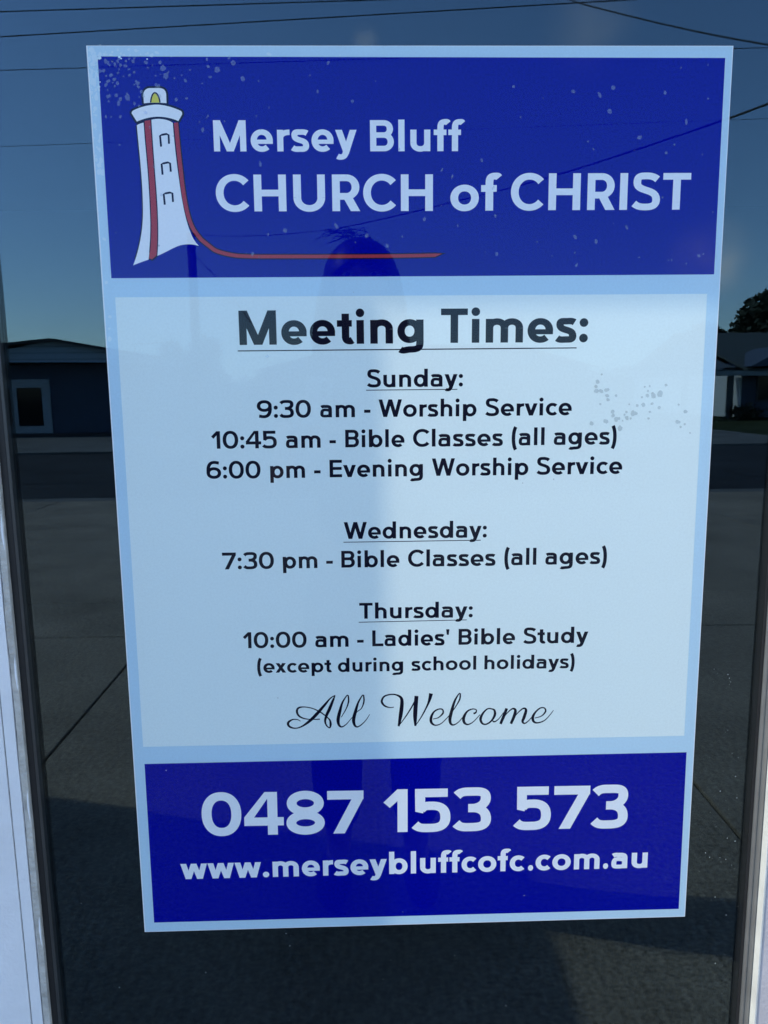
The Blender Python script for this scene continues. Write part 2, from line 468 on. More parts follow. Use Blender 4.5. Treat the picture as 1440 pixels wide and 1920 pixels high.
        wd = W(572, 612); c = wd / 2; pen(arc(c, 186, c - s, 186 + OV - t, 0, 360, 56)); y0 = 372; pen(arc(c, (710 - t + y0) / 2, c - s - 12, (710 - t - y0) / 2, 0, 360, 56)); lb = rbg = W(32, 28)
    elif ch == '-': wd = W(236, 240); fs += box2(0, 232 - t, wd, 232 + t); lb = rbg = 40
    elif ch in '.:':
        r = w * .58; wd = 2 * r; fs += dot(r, r - 6, r)
        if ch == ':': fs += dot(r, XH - r + 4, r)
        lb = rbg = W(44, 38)
    elif ch == "'": wd = w * .98; fs += [[(wd * .2, 455), (wd * .8, 455), (wd, CAP), (0, CAP)]]; lb = rbg = 40
    elif ch in '()':
        wd = 222
        p = path((wd - s + 8, 742), (40, 560, 40, 10, wd - s + 8, -168))
        if ch == ')': p = [(wd - x, y) for x, y in p]
        pen(p); lb, rbg = (W(40, 36), W(24, 20)) if ch == '(' else (W(24, 20), W(40, 36))
    else:
        raise ValueError(ch)
    return fs, lb, wd, rbg

def merge2d(faces):
    """Union of overlapping 2-D faces as a triangle list."""
    vs_, fc = [], []
    for f in faces:
        a = sum(f[i][0] * f[(i + 1) % len(f)][1] - f[(i + 1) % len(f)][0] * f[i][1] for i in range(len(f)))
        if abs(a) < 1e-9: continue
        b = len(vs_); vs_ += [Vector(p) for p in f]
        idx = list(range(b, b + len(f)))
        fc.append(idx if a > 0 else idx[::-1])
    ov, oe, of, _, _, orig = delaunay_2d_cdt(vs_, [], fc, 0, 1e-4)
    return [tuple(v) for v in ov], [tuple(f) for f, o in zip(of, orig) if o]

GC = {}
def glyph_mesh(ch, w):
    if (ch, w) not in GC:
        fs, lb, wd, rb = glyph(ch, w)
        GC[(ch, w)] = (*merge2d(fs), lb, wd, rb)
    return GC[(ch, w)]

def word_tris(word, w, out, a, bpt, cap):
    """Sets a word with its ink from sheet point a to bpt on the baseline; cap = cap height in metres."""
    x = 0; items = []
    for i, ch in enumerate(word):
        v, f, lb, wd, rb = glyph_mesh(ch, w)
        if i: x += lb
        items.append((x, v, f)); x += wd
        if i < len(word) - 1: x += rb
    L = math.hypot(bpt[0] - a[0], bpt[1] - a[1]); ux = ((bpt[0] - a[0]) / x, (bpt[1] - a[1]) / x)
    k = cap / CAP; px = (-(bpt[1] - a[1]) / L * k, (bpt[0] - a[0]) / L * k)
    for x0, v, f in items:
        b = len(out[0])
        out[0].extend((a[0] + (x0 + p[0]) * ux[0] + p[1] * px[0], a[1] + (x0 + p[0]) * ux[1] + p[1] * px[1]) for p in v)
        out[1].extend(tuple(b + i for i in t_) for t_ in f)
    return L / (x * k)

def flat(name, tris, y, mat, parent):
    """A printed layer of the sheet, `y` metres in front of its face."""
    me = bpy.data.meshes.new(name)
    me.from_pydata([(p[0], -y, p[1]) for p in tris[0]], [], tris[1])
    bm = bmesh.new(); bm.from_mesh(me)
    for f in bm.faces:
        f.normal_update()
        if f.normal.y > 0: f.normal_flip()
    bm.to_mesh(me); bm.free()
    return link(name, me, mat, parent)

def smooth_pts(P, n=8, closed=False):
    """Catmull-Rom through points of any dimension."""
    out = []; m = len(P)
    rng = range(m) if closed else range(m - 1)
    for i in rng:
        p0 = P[i - 1] if (i > 0 or closed) else P[0]
        p1 = P[i]; p2 = P[(i + 1) % m]; p3 = P[(i + 2) % m] if (closed or i + 2 < m) else P[-1]
        for k in range(n):
            t = k / n
            out.append(tuple(0.5 * (2 * b + (c - a) * t + (2 * a - 5 * b + 4 * c - d) * t * t + (3 * b - a - 3 * c + d) * t ** 3) for a, b, c, d in zip(p0, p1, p2, p3)))
    if not closed: out.append(tuple(P[-1]))
    return out

# ------------------------------------------------------------------ the ground and the street
CONC = nmat('exposed_aggregate_concrete', (0.32, 0.262, 0.20), 0.85, var=0.62, vscale=70.0, bump=0.6, bscale=150, spec=0.2, detail=12)
def weather(m, scale, lo, hi):
    """Broad stains over a material's own colour."""
    n, l = m.node_tree.nodes, m.node_tree.links
    b = n['Principled BSDF']; src = b.inputs['Base Color'].links[0].from_socket
    tc = n.new('ShaderNodeTexCoord'); t = n.new('ShaderNodeTexNoise'); t.inputs['Scale'].default_value = scale; t.inputs['Detail'].default_value = 9; t.inputs['Roughness'].default_value = .62
    l.new(tc.outputs['Object'], t.inputs['Vector'])
    mr = n.new('ShaderNodeMapRange'); mr.inputs['From Min'].default_value = .32; mr.inputs['From Max'].default_value = .68; mr.inputs['To Min'].default_value = lo; mr.inputs['To Max'].default_value = hi
    l.new(t.outputs['Fac'], mr.inputs['Value'])
    v = n.new('ShaderNodeVectorMath'); v.operation = 'SCALE'; l.new(src, v.inputs[0]); l.new(mr.outputs[0], v.inputs['Scale'])
    l.new(v.outputs[0], b.inputs['Base Color'])
weather(CONC, 1.6, .72, 1.2)
ASPH = nmat('asphalt', (0.030, 0.031, 0.034), 0.9, var=0.2, vscale=2.0, bump=0.4, bscale=120, spec=0.2)
PATHC = nmat('pale_footpath_concrete', (0.16, 0.155, 0.145), 0.9, var=0.15, vscale=1.5, bump=0.3, bscale=60, spec=0.2)
weather(ASPH, .5, .7, 1.3); weather(PATHC, .9, .75, 1.2)
GRASS = nmat('dry_grass', (0.035, 0.045, 0.016), 0.95, var=0.4, vscale=0.7, bump=1.0, bscale=30, spec=0.1)
DARKJ = nmat('joint_filler', (0.012, 0.012, 0.012), 0.9)

g = MB(); g.box(-900, 900, -1500, 400, -0.5, -0.06)
tag(g.build('ground', GRASS), kind='structure')
# driveway slabs with open joints, over a dark bed
bed = MB(); bed.box(-14, 14, -8.95, 0.6, -0.058, -0.03)
tag(bed.build('driveway_bed', DARKJ), kind='structure')
dv = MB()
xs = [-14, -9.1, -6.5, -3.9, -1.25, 1.065, 3.7, 6.3, 8.9, 14]
ys = [-8.95, -7.1, -5.24, -3.4, 0.6]
for i in range(len(xs) - 1):
    for j in range(len(ys) - 1):
        if j == 3 or xs[i] >= 1:
            dv.box(xs[i] + .006, xs[i + 1] - .006, ys[j] + .006, ys[j + 1] - .006, -0.03, random.uniform(-.002, .001))
        elif j == 0:
            dv.box(xs[i] + .006, xs[i + 1] - .006, ys[0] + .006, ys[3] - .006, -0.03, random.uniform(-.002, .001))
tag(dv.build('driveway', CONC, bevel=0.004), kind='structure')
rd = MB(); rd.box(-300, 300, -17.05, -9.25, -0.055, -0.036)
tag(rd.build('road', ASPH), kind='structure')
kb = MB(); kb.box(-300, 300, -9.25, -8.96, -0.055, -0.004)
kb.box(-300, 300, -17.35, -17.05, -0.055, 0.02)
tag(kb.build('kerb', PATHC, bevel=0.01), kind='structure')
fp = MB(); fp.box(-300, 11.0, -23.6, -17.36, -0.055, 0.012)
tag(fp.build('footpath', PATHC), kind='structure')

# ------------------------------------------------------------------ the church building round the door
CREAM = nmat('cream_render', (0.62, 0.60, 0.55), 0.85, var=0.05, vscale=3, bump=0.3, bscale=80, spec=0.2)
ROOFM = boards_mat('steel_roof_sheet', (0.16, 0.17, 0.19), 0.2, 0.5, axis=0)
DOORW = 0.406
WH = 2.62
Z0, Z1 = 0.0, 2.02
WALL_Y = -0.180
RX = -0.672
church = thing('rendered_building', 'cream rendered building wall with a side wing around the glass door', 'building', (0, 0, 0))
w_ = MB()
w_.box(-2.4, RX, WALL_Y, 0.12, 0, 2.5)
w_.box(0.55, 4.5, WALL_Y + .110, 0.12, 0, 2.5)
w_.box(RX, 0.55, WALL_Y, 0.12, Z1 + .12, 2.5)
w_.build('front_wall', CREAM, church)
w_ = MB(); w_.box(-6.5, -2.4, -2.03, 4.0, 0, WH - .12); w_.build('wing_wall', CREAM, church)
w_ = MB(); w_.box(-6.5, -2.4, -2.03, 4.0, WH - .119, WH); w_.build('wing_roof', ROOFM, church)
w_ = MB(); w_.prism([(WALL_Y - .0, 2.5), (5.0, 3.4), (5.0, 3.5), (WALL_Y - .0, 2.6)], -2.395, 4.5, 'x'); w_.build('roof', ROOFM, church)
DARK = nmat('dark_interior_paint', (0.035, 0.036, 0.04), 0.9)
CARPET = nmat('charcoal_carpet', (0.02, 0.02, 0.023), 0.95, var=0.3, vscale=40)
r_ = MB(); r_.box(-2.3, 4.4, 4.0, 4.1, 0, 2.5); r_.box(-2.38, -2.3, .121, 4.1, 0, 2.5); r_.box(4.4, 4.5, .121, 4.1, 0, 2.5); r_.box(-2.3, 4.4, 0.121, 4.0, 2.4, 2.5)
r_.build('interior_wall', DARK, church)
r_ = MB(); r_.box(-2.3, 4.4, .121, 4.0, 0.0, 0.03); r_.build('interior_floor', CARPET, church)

# ------------------------------------------------------------------ the white door frame and the glazed door
WPAINT = nmat('white_painted_timber', (0.84, 0.85, 0.86), 0.45, var=0.06, vscale=14, bump=0.12, bscale=200)
WPAINT_OLD = nmat('aged_cream_sealant', (0.52, 0.50, 0.45), 0.6, var=0.22, vscale=60, bump=0.4, bscale=240)
GROOVE = nmat('grey_groove', (0.30, 0.29, 0.28), 0.9, var=0.5, vscale=90)
TRIMP = nmat('soft_white_paint', (0.50, 0.53, 0.53), 0.5, var=.10, vscale=30, bump=.1, bscale=200)
STILEP = nmat('lilac_grey_stile', (0.50, 0.48, 0.50), 0.5, var=.08, vscale=20, bump=.1, bscale=200)  # stile front given a duller tone than the white frame
RUBBER = nmat('black_rubber', (0.008, 0.009, 0.011), 0.55)
ALU = nmat('grey_anodised_aluminium', (0.30, 0.31, 0.31), 0.38, metal=0.75, var=0.10, vscale=30, bump=0.05, bscale=300)
DARKALU = nmat('dark_bronze_aluminium', (0.055, 0.06, 0.062), 0.4, metal=0.4, var=0.1, vscale=30)

frame = thing('door_frame', 'white painted timber door frame with grey grooves beside the glass', 'door frame', (-DOORW, 0, 0))
Z0, Z1 = 0.0, 2.02
def local(mb, dx):                       # shift a collected mesh so that it sits under a moved Empty
    mb.v = [(x - dx, y, z) for x, y, z in mb.v]; return mb
def lean2(mb):
    mb.v = [(x - .0042 * (z - .62), y, z) for x, y, z in mb.v]; return mb
jm = MB()                                # left jamb: flat timber with two run grooves, its steps run the full height
FY = -.0125
prof = [(RX, .004), (-DOORW, .004), (-DOORW, FY + .002), (-DOORW - .0008, FY + .0012), (-.4119, FY + .0012), (-.4119, FY + .0025), (-.4131, FY + .0025), (-.4133, FY), (-.4244, FY), (-.4247, FY + .0022), (-.4257, FY + .0022), (-.4260, FY - .0004), (RX, FY - .0004)]
jm.prism(prof, Z0, Z1 - .001, 'z')
local(lean2(jm), -DOORW).build('jamb', WPAINT, frame)
cl = MB()                                # the aged sealant along the inner edge
zz = [i * .012 for i in range(168)]
pz = []
for z_ in zz:
    pz.append((-.41185 + .0006 * math.sin(z_ * 61) * math.sin(z_ * 17 + 1), FY + .0006 + .0004 * math.sin(z_ * 43), z_))
for a_, b_ in zip(pz[:-1], pz[1:]):
    cl.quadloop([a_, (-DOORW + .0003, a_[1] + .0004, a_[2]), (-DOORW + .0003, b_[1] + .0004, b_[2]), b_])
    cl.quadloop([(-DOORW + .0003, a_[1] + .0004, a_[2]), (-DOORW + .0003, -.004, a_[2]), (-DOORW + .0003, -.004, b_[2]), (-DOORW + .0003, b_[1] + .0004, b_[2])])
local(lean2(cl), -DOORW).build('sealant_bead', WPAINT_OLD, frame)
gv = MB()  # mottled grey strip set into each run groove
gv.box(-.41305, -.41195, FY + .0014, FY + .0024, Z0, Z1)
gv.box(-.42565, -.42475, FY + .0012, FY + .0021, Z0, Z1)
local(lean2(gv), -DOORW).build('groove_strip', GROOVE, frame)
hd = MB(); hd.box(RX, 0.55, WALL_Y, .10, Z1, Z1 + .119); local(hd, -DOORW).build('head', WPAINT, frame)
sl = MB(); sl.box(-DOORW - .002, 0.55, -.13, .10, 0.001, .05); local(sl, -DOORW).build('threshold', ALU, frame)

door = thing('glass_door', 'dark glass door in grey aluminium with white edge, mirroring the street', 'door', (0, 0, .052))
def lean(mb):
    mb.v = [(x - .0042 * (z - .62), y, z) for x, y, z in mb.v]; return mb
def dz(mb): mb.v = [(x, y, z - .052) for x, y, z in mb.v]; return mb
GX0, GX1 = -0.395, 0.3622
DZ0, DZ1 = .052, 2.017
p_ = MB(); p_.box(GX0 - .009, GX1 + .004, -.0062, .0014, DZ0 + .03, DZ1 - .03)
GLASS = glass_mat('clear_glass', 0.025, 0.094)
pane = dz(p_).build('glass_pane', GLASS, door)
for nm, bx, mt in (('gasket', (-.4056, -.3985, -.0068, .012), RUBBER), ('glazing_bead', (-.3984, GX0, -.0082, .0), DARKALU),
                   ('gasket', (GX1, .3652, -.0075, .006), RUBBER)):
    q = MB(); q.box(bx[0], bx[1], bx[2], bx[3], DZ0, DZ1); dz(lean(q) if bx[0] < 0 else q).build(nm, mt, door, bevel=0.0007)
q = MB(); q.prism([(.3653, .006), (.3653, -.0068), (.3664, -.0090), (.3682, -.0092), (.3690, -.0080), (.3700, -.0078), (.3718, -.0098), (.3744, -.0103), (.3757, -.0090), (.3757, .006)], DZ0, DZ1, 'z')
dz(q).build('glazing_bead', ALU, door)
q = MB(); q.box(.3759, .3784, -.0205, .012, DZ0, DZ1); dz(q).build('edge_trim', TRIMP, door, bevel=0.0006)
q = MB(); q.box(.3785, .46, -.0196, .012, DZ0, DZ1); dz(q).build('stile', STILEP, door, bevel=0.0012)
q = MB(); q.box(-.403, .3757, -.012, .03, DZ1 - .04, DZ1); q.box(-.403, .3757, -.012, .03, DZ0, DZ0 + .04); dz(q).build('rail', ALU, door)
q = MB(); q.box(.4605, .5495, -.0128, .10, 0.051, Z1 - .001); q.v = [(x + DOORW, y, z) for x, y, z in q.v]; q.build('jamb', WPAINT, frame)

DUST = film_mat('pale_dust', (0.75, 0.8, 0.8), 0.5)
dr = random.Random(3); du = MB()
for k in range(95):
    if k < 55: u_, v_ = 1385 - abs(dr.gauss(0, 35)) + 0.0, dr.uniform(1250, 1915)
    else: u_, v_ = dr.uniform(90, 1380), dr.uniform(1500, 1915) if k % 2 else dr.uniform(20, 1915)
    c_ = door_pt(u_, v_, -.0064); r_ = dr.choice([.00015, .0002, .0003, .0005])
    if GX0 < c_.x < GX1: du.quadloop([(c_.x + r_ * math.cos(t_) * dr.uniform(.7, 1.3), -.0064, c_.z + r_ * 1.2 * math.sin(t_)) for t_ in [k2 * math.pi / 4 for k2 in range(8)]])
do = dz(du).build('dust_speckle', DUST, pane); do['kind'] = 'stuff'

# ------------------------------------------------------------------ the poster
poster = thing('poster', 'blue and white church meeting times poster stuck inside the glass door', 'poster', (0, 0, PZ))
PW, PH = 0.30, 0.45
bk = MB(); bk.box(-PW, PW, 0.0, 0.0008, -PH, PH)
bk.build('paper_sheet', PAPER, poster)
def quad_layer(name, pix, y, mat):
    pts = [on_poster(*p) for p in pix]
    return flat(name, (pts, [tuple(range(len(pts)))]), y, mat, poster)
LY = 0.00005
TR = .0011                                            # white strip painting the bright highlight along the sheet's edge
hl = ([(-PW, -PH), (PW, -PH), (PW, PH), (-PW, PH), (-PW + TR, -PH + TR * .6), (PW - TR * .7, -PH + TR * .6), (PW - TR * .7, PH - TR * .5), (-PW + TR, PH - TR * .5)], [(0, 1, 5, 4), (1, 2, 6, 5), (2, 3, 7, 6), (3, 0, 4, 7)])
flat('edge_highlight', hl, LY, LETW, poster)
top_pix = [(182.9, 105.8), (1359.8, 108.6), (1338.9, 514.5), (208.8, 521.7)]
bot_pix = [(270.9, 1432.4), (1287.3, 1410.4), (1272.6, 1704.1), (288.9, 1729.8)]
mid_pix = [(215.8, 557.5), (1325.9, 550.9), (1283.0, 1379.6), (268.3, 1400.4)]
quad_layer('blue_panel', top_pix, LY, BLUE)
quad_layer('blue_panel', bot_pix, LY, BLUE)
quad_layer('text_panel', mid_pix, LY, WHITEP)

def line(words, w, mat, cap_px):
    """words: (text, x left, baseline left, x right, baseline right) surveyed off the sheet."""
    out = ([], [])
    for tx, xl, yl, xr, yr in words:
        a, b2 = on_poster(xl, yl), on_poster(xr, yr)
        c0 = on_poster((xl + xr) / 2, (yl + yr) / 2); c1 = on_poster((xl + xr) / 2, (yl + yr) / 2 - cap_px)
        word_tris(tx, w, out, a, b2, math.hypot(c1[0] - c0[0], c1[1] - c0[1]))
    return flat('lettering', out, 2 * LY, mat, poster)

def rule(x0, y0, x1, y1, th):
    return quad_layer('underline', [(x0, y0 - th / 2), (x1, y1 - th / 2), (x1, y1 + th / 2), (x0, y0 + th / 2)], 2 * LY, BLACK)

line([('Mersey', 401.5, 284, 668.9, 283.9), ('Bluff', 694.2, 283.8, 867.8, 283.4)], 144, LETW, 58.4)
line([('CHURCH', 406, 396.6, 811.6, 395.5), ('of', 844.3, 395.2, 935.3, 394.8), ('CHRIST', 957.5, 394.4, 1292.9, 393.0)], 148, LETW, 68.9)
line([('Meeting', 449.4, 646.9, 794.3, 643.5), ('Times:', 826.6, 643.0, 1101.8, 641.4)], 154, BLACK, 64.2)
rule(445.8, 658, 1081.1, 652.3, 2.0)
line([('Sunday:', 688.1, 726.2, 868, 724.4)], 140, BLACK, 33.2)
rule(686.4, 731.6, 857.5, 729.9, 1.5)
line([('9:30', 482.2, 783.8, 583.3, 782.8), ('am', 600.3, 782.6, 665.6, 782.2), ('-', 682.8, 782, 694.7, 781.9), ('Worship', 710, 781.9, 893.3, 780.3), ('Service', 909.7, 780, 1071.7, 778.3)], 140, BLACK, 32.8)
line([('10:45', 396.7, 841.5, 519.4, 840.3), ('am', 536.1, 840.1, 601.4, 839.4), ('-', 618.1, 839.2, 630, 839), ('Bible', 647.5, 838.8, 758.3, 837.9), ('Classes', 774.4, 837.7, 942.8, 835.8), ('(all', 959.2, 835.4, 1020.8, 834.4), ('ages)', 1037.8, 834.2, 1155.6, 833)], 140, BLACK, 32.8)
line([('6:00', 387.8, 897.4, 488.9, 896.8), ('pm', 506.9, 896.5, 572.2, 895.9), ('-', 589.2, 895.6, 601.4, 895.4), ('Evening', 618.3, 895, 793, 892.7), ('Worship', 809.7, 892.3, 990.3, 890.5), ('Service', 1005.8, 890, 1166.1, 888.2)], 140, BLACK, 32.6)
line([('Wednesday:', 644.9, 1010.6, 912.5, 1007.6)], 140, BLACK, 31.4)
rule(644.1, 1016.7, 901.4, 1012.8, 1.4)
line([('7:30', 417.4, 1067.7, 514, 1066.3), ('pm', 530.6, 1066, 595.3, 1065), ('-', 611.9, 1064.7, 624.3, 1064.5), ('Bible', 640.2, 1064.3, 748.9, 1062.8), ('Classes', 765, 1062.5, 928.9, 1060.4), ('(all', 945.5, 1060, 1005.4, 1058.9), ('ages)', 1022, 1058.6, 1137.4, 1057)], 140, BLACK, 31.4)
line([('Thursday:', 673.8, 1160.2, 886.2, 1157.3)], 140, BLACK, 29.6)
rule(672.6, 1166.7, 875.1, 1162.2, 1.3)
line([('10:00', 456.1, 1215.4, 575.1, 1214), ('am', 591.1, 1213.6, 653.7, 1212.6), ('-', 669.7, 1212.3, 682, 1212.1), ("Ladies'", 698.1, 1211.8, 842.5, 1209.5), ('Bible', 859.7, 1209, 965.5, 1207.4), ('Study', 980.9, 1207, 1102.5, 1204.8)], 140, BLACK, 29.8)
line([('(except', 482.5, 1261.6, 621.3, 1260.2), ('during', 633.6, 1260, 755.9, 1258), ('school', 771.2, 1257.6, 892.8, 1255.4), ('holidays)', 908.1, 1255, 1077, 1252.4)], 140, BLACK, 25.6)
line([('0487', 379.8, 1567.2, 682, 1561.8), ('153', 719.3, 1560.6, 920.1, 1556.6), ('573', 963.3, 1555.6, 1175.7, 1551.6)], 158, LETW, 80.0)
US = -0.02495
def ub(x): return 1648.5 + US * (x - 339.6)
line([(t, a, ub(a), b, ub(b)) for t, a, b in (('www.', 339.6, 505), ('mersey', 511.7, 725.5), ('bluffcofc', 729.8, 983.4), ('.', 989.8, 999.4), ('com', 1003.8, 1123.6), ('.', 1130.3, 1139.9), ('au', 1145.4, 1213.4))], 156, LETW, 41.0)

# the copperplate line at the foot of the text
def crop_pts(P, sc, ox, oy): return [(x / sc + ox, y / sc + oy, w / sc) for x, y, w in P]
SA = lambda P: crop_pts(P, 5.333, 520, 1285)
SB = lambda P: crop_pts(P, 5.143, 770, 1285)
script = [
 SA([(232, 358, 6), (200, 342, 8), (150, 343, 12), (108, 375, 22), (122, 412, 18), (180, 429, 11), (250, 408, 14), (330, 350, 26), (400, 280, 28), (470, 200, 22), (530, 130, 12), (579, 99, 8)]),
 SA([(577, 101, 8), (557, 150, 20), (522, 235, 28), (490, 305, 24), (478, 360, 18), (495, 405, 12), (526, 427, 10)]),
 SA([(526, 427, 10), (533, 390, 20), (526, 350, 15), (505, 325, 10), (470, 295, 11), (420, 262, 11), (350, 230, 9), (270, 216, 10), (212, 226, 17), (196, 262, 20), (217, 306, 16), (270, 332, 11), (340, 340, 8), (425, 338, 10)]),
 SA([(640, 318, 6), (690, 230, 10), (712, 160, 14), (708, 98, 12)]),
 SA([(708, 98, 10), (690, 108, 10), (650, 175, 17), (625, 260, 27), (608, 340, 30), (616, 394, 22), (645, 415, 12), (690, 388, 8), (740, 330, 6), (778, 292, 6), (800, 262, 7), (842, 228, 9), (866, 160, 14), (862, 97, 12)]),
 SA([(862, 97, 10), (846, 106, 10), (808, 175, 17), (782, 260, 27), (763, 340, 30), (772, 394, 22), (800, 415, 12), (845, 390, 9), (890, 342, 7), (923, 290, 5)]),
 SA([(1165, 218, 7), (1120, 221, 9), (1070, 202, 16), (1044, 160, 20), (1068, 112, 15), (1130, 91, 12), (1192, 96, 14), (1237, 125, 24), (1246, 180, 32), (1234, 290, 34), (1213, 408, 18)]),
 SA([(1212, 408, 6), (1290, 302, 10), (1350, 205, 12), (1398, 112, 12)]),
 SB([(56, 102, 34), (48, 200, 36), (43, 300, 34), (45, 392, 16)]),
 SB([(44, 392, 6), (105, 300, 10), (160, 195, 15), (184, 130, 26), (196, 78, 34)]),
 SB([(215, 325, 6), (268, 310, 9), (311, 268, 14), (306, 233, 12), (270, 229, 11), (224, 256, 15), (197, 310, 23), (200, 358, 22), (236, 384, 12), (290, 370, 8), (345, 320, 7), (390, 268, 7), (440, 195, 9), (474, 130, 13), (478, 76, 12)]),
 SB([(478, 76, 9), (462, 86, 10), (425, 150, 18), (397, 240, 26), (379, 320, 27), (386, 368, 20), (415, 381, 12), (460, 355, 8), (508, 300, 6)]),
 SB([(606, 272, 16), (628, 262, 13), (632, 236, 9), (595, 228, 10), (545, 252, 15), (512, 310, 25), (517, 358, 22), (552, 377, 12), (605, 350, 8), (668, 282, 6)]),
 SB([(792, 229, 12), (745, 225, 11), (700, 265, 17), (674, 320, 23), (690, 366, 17), (730, 374, 12), (780, 340, 15), (811, 285, 22), (808, 242, 18), (790, 229, 12)]),
 SB([(790, 345, 14), (812, 349, 11), (850, 322, 7), (895, 262, 6)]),
 SB([(926, 222, 24), (900, 290, 26), (866, 372, 22)]),
 SB([(872, 345, 6), (930, 268, 8), (980, 226, 13), (1009, 238, 22), (1000, 290, 26), (966, 370, 22)]),
 SB([(974, 342, 6), (1030, 268, 8), (1085, 223, 13), (1112, 238, 22), (1096, 300, 26), (1079, 348, 20), (1100, 366, 12), (1140, 338, 8), (1190, 280, 6)]),
 SB([(1196, 315, 6), (1260, 296, 9), (1300, 252, 14), (1290, 219, 11), (1250, 219, 11), (1205, 256, 15), (1178, 305, 23), (1186, 348, 20), (1225, 361, 12), (1290, 338, 9), (1340, 288, 7), (1377, 240, 5)]),
]
fs = []
for st_ in script:
    pts = smooth_pts(st_, 8)
    Lp, Rp = [], []
    for i, (x, y, w0) in enumerate(pts):
        a = pts[max(i - 1, 0)]; b2 = pts[min(i + 1, len(pts) - 1)]
        tx, ty = b2[0] - a[0], b2[1] - a[1]; d = math.hypot(tx, ty) or 1
        w0 *= 1.12
        Lp.append(on_poster(x - ty / d * w0 / 2, y + tx / d * w0 / 2)); Rp.append(on_poster(x + ty / d * w0 / 2, y - tx / d * w0 / 2))
    for i in range(len(pts) - 1):
        for q in ((Lp[i], Lp[i + 1], Rp[i + 1]), (Lp[i], Rp[i + 1], Rp[i])): fs.append([tuple(1000 * c for c in p) for p in q])
mv, mf = merge2d(fs)
flat('lettering', ([(x / 1000, y / 1000) for x, y in mv], mf), 2 * LY, BLACK, poster)

# the lighthouse emblem
emb = link('lighthouse_emblem', None, None, poster)
LH = lambda P: [(x / 5.05 + 220, y / 5.05 + 140) for x, y in P]
def LHC(P): return LH(P[:-1] if math.dist(P[0], P[-1]) < 1e-6 else P)
lantern = LHC(path((252, 272), (247, 195), (247, 150, 275, 128, 310, 128), (395, 127), (440, 128, 462, 150, 463, 195), (466, 270), (360, 262, 300, 266, 252, 272)))
gallery = LHC(path((135, 365), (138, 345, 150, 340, 160, 335), (230, 300, 320, 284, 370, 284), (430, 284, 520, 305, 600, 343), (614, 352, 616, 368, 612, 380), (578, 440), (520, 412, 440, 398, 380, 398), (310, 400, 240, 420, 185, 445)))
t_left = LHC(path((185, 480), (200, 468, 230, 458, 248, 455), (262, 600, 275, 700, 285, 850), (300, 1050, 316, 1250, 316, 1400), (316, 1560, 305, 1680, 296, 1752), (260, 1764, 200, 1785, 150, 1806), (200, 1680, 243, 1500, 243, 1300), (243, 1100, 225, 900, 212, 760), (200, 640, 192, 560, 185, 480)))
t_mid = LHC(path((322, 428), (370, 412, 470, 415, 525, 457), (535, 600, 560, 830, 585, 1000), (605, 1150, 640, 1380, 700, 1510), (720, 1560, 745, 1595, 772, 1621), (700, 1600, 650, 1605, 600, 1615), (520, 1640, 450, 1690, 378, 1716), (390, 1550, 385, 1350, 372, 1150), (360, 950, 340, 700, 322, 428)))
stripe = LHC(path((254, 440), (318, 428), (335, 700, 355, 950, 370, 1150), (383, 1350, 390, 1550, 375, 1716), (330, 1754), (300, 1744), (316, 1600, 318, 1500, 318, 1400), (312, 1200, 300, 1000, 287, 850), (275, 700, 262, 600, 254, 440)))
lamp = LH(path((316, 265), (320, 215, 335, 172, 356, 172), (382, 174, 400, 220, 404, 265)))
C1 = lambda P: [(x / 2.4 + 140, y / 2.4 + 60) for x, y in P]
sweep = smooth_pts(LH([(556, 455), (570, 620), (598, 880), (626, 1110), (664, 1310), (716, 1455), (794, 1562)]), 8)[:-1] + smooth_pts(LH([(794, 1562), (870, 1622)]) + C1([(640, 986), (710, 1004), (790, 1010), (950, 1010.5), (1150, 1010), (1440, 1008)]) + [(815, 478.6)], 8)
def ribbon(pts, w0, w1=None, tip=None):
    out = []; n = len(pts); Lp, Rp = [], []
    for i, p in enumerate(pts):
        a = pts[max(i - 1, 0)]; b2 = pts[min(i + 1, n - 1)]
        tx, ty = b2[0] - a[0], b2[1] - a[1]; d = math.hypot(tx, ty) or 1
        w = (w0 + ((w1 if w1 is not None else w0) - w0) * i / (n - 1)) / 2
        Lp.append((p[0] - ty / d * w, p[1] + tx / d * w)); Rp.append((p[0] + ty / d * w, p[1] - tx / d * w))
    for i in range(n - 1): out.append([Lp[i], Lp[i + 1], Rp[i + 1]]); out.append([Lp[i], Rp[i + 1], Rp[i]])
    if tip: out.append([Lp[-1], tip, Rp[-1]])
    return out
def cl_(P): return list(P) + [P[0], P[1]]
def emit(name, faces_px, lay, mat, parent=None):
    f2 = [[tuple(1000 * c for c in on_poster(*p)) for p in f] for f in faces_px]
    v, f = merge2d(f2)
    return flat(name, ([(x / 1000, y / 1000) for x, y in v], f), lay * LY, mat, parent or emb)
OW = 8.2
outl = ribbon(cl_(lantern), OW) + ribbon(cl_(gallery), OW) + [lantern, gallery]
outl += ribbon(t_left[-40:] + [t_left[0]], 5.0) + ribbon(cl_(stripe), 4.4) + [stripe]
outl += ribbon(t_mid[:16], 3.4)
emit('outline', ribbon(sweep, 12.4, 10.8, (836.5, 474.6)), 1.5, NAVY)
outl += ribbon(LH([(182, 470), (200, 462), (250, 448), (320, 425)]), 3.0)
emit('outline', outl, 2, NAVY)
emit('tower_face', [t_left, t_mid], 3, LETW)
emit('lantern', [lantern], 3, LETW)
emit('gallery', [gallery], 3, LETW)
emit('stripe', [stripe], 4, RED)
emit('stripe', ribbon(sweep, 7.6, 6.2, (829, 475.6)), 4, RED)
edge = ribbon(stripe[1:32], 2.0) + ribbon(stripe[33:] + [stripe[0]], 2.0)
emit('outline', edge, 5, NAVY)
emit('lamp', [lamp], 4, YEL)
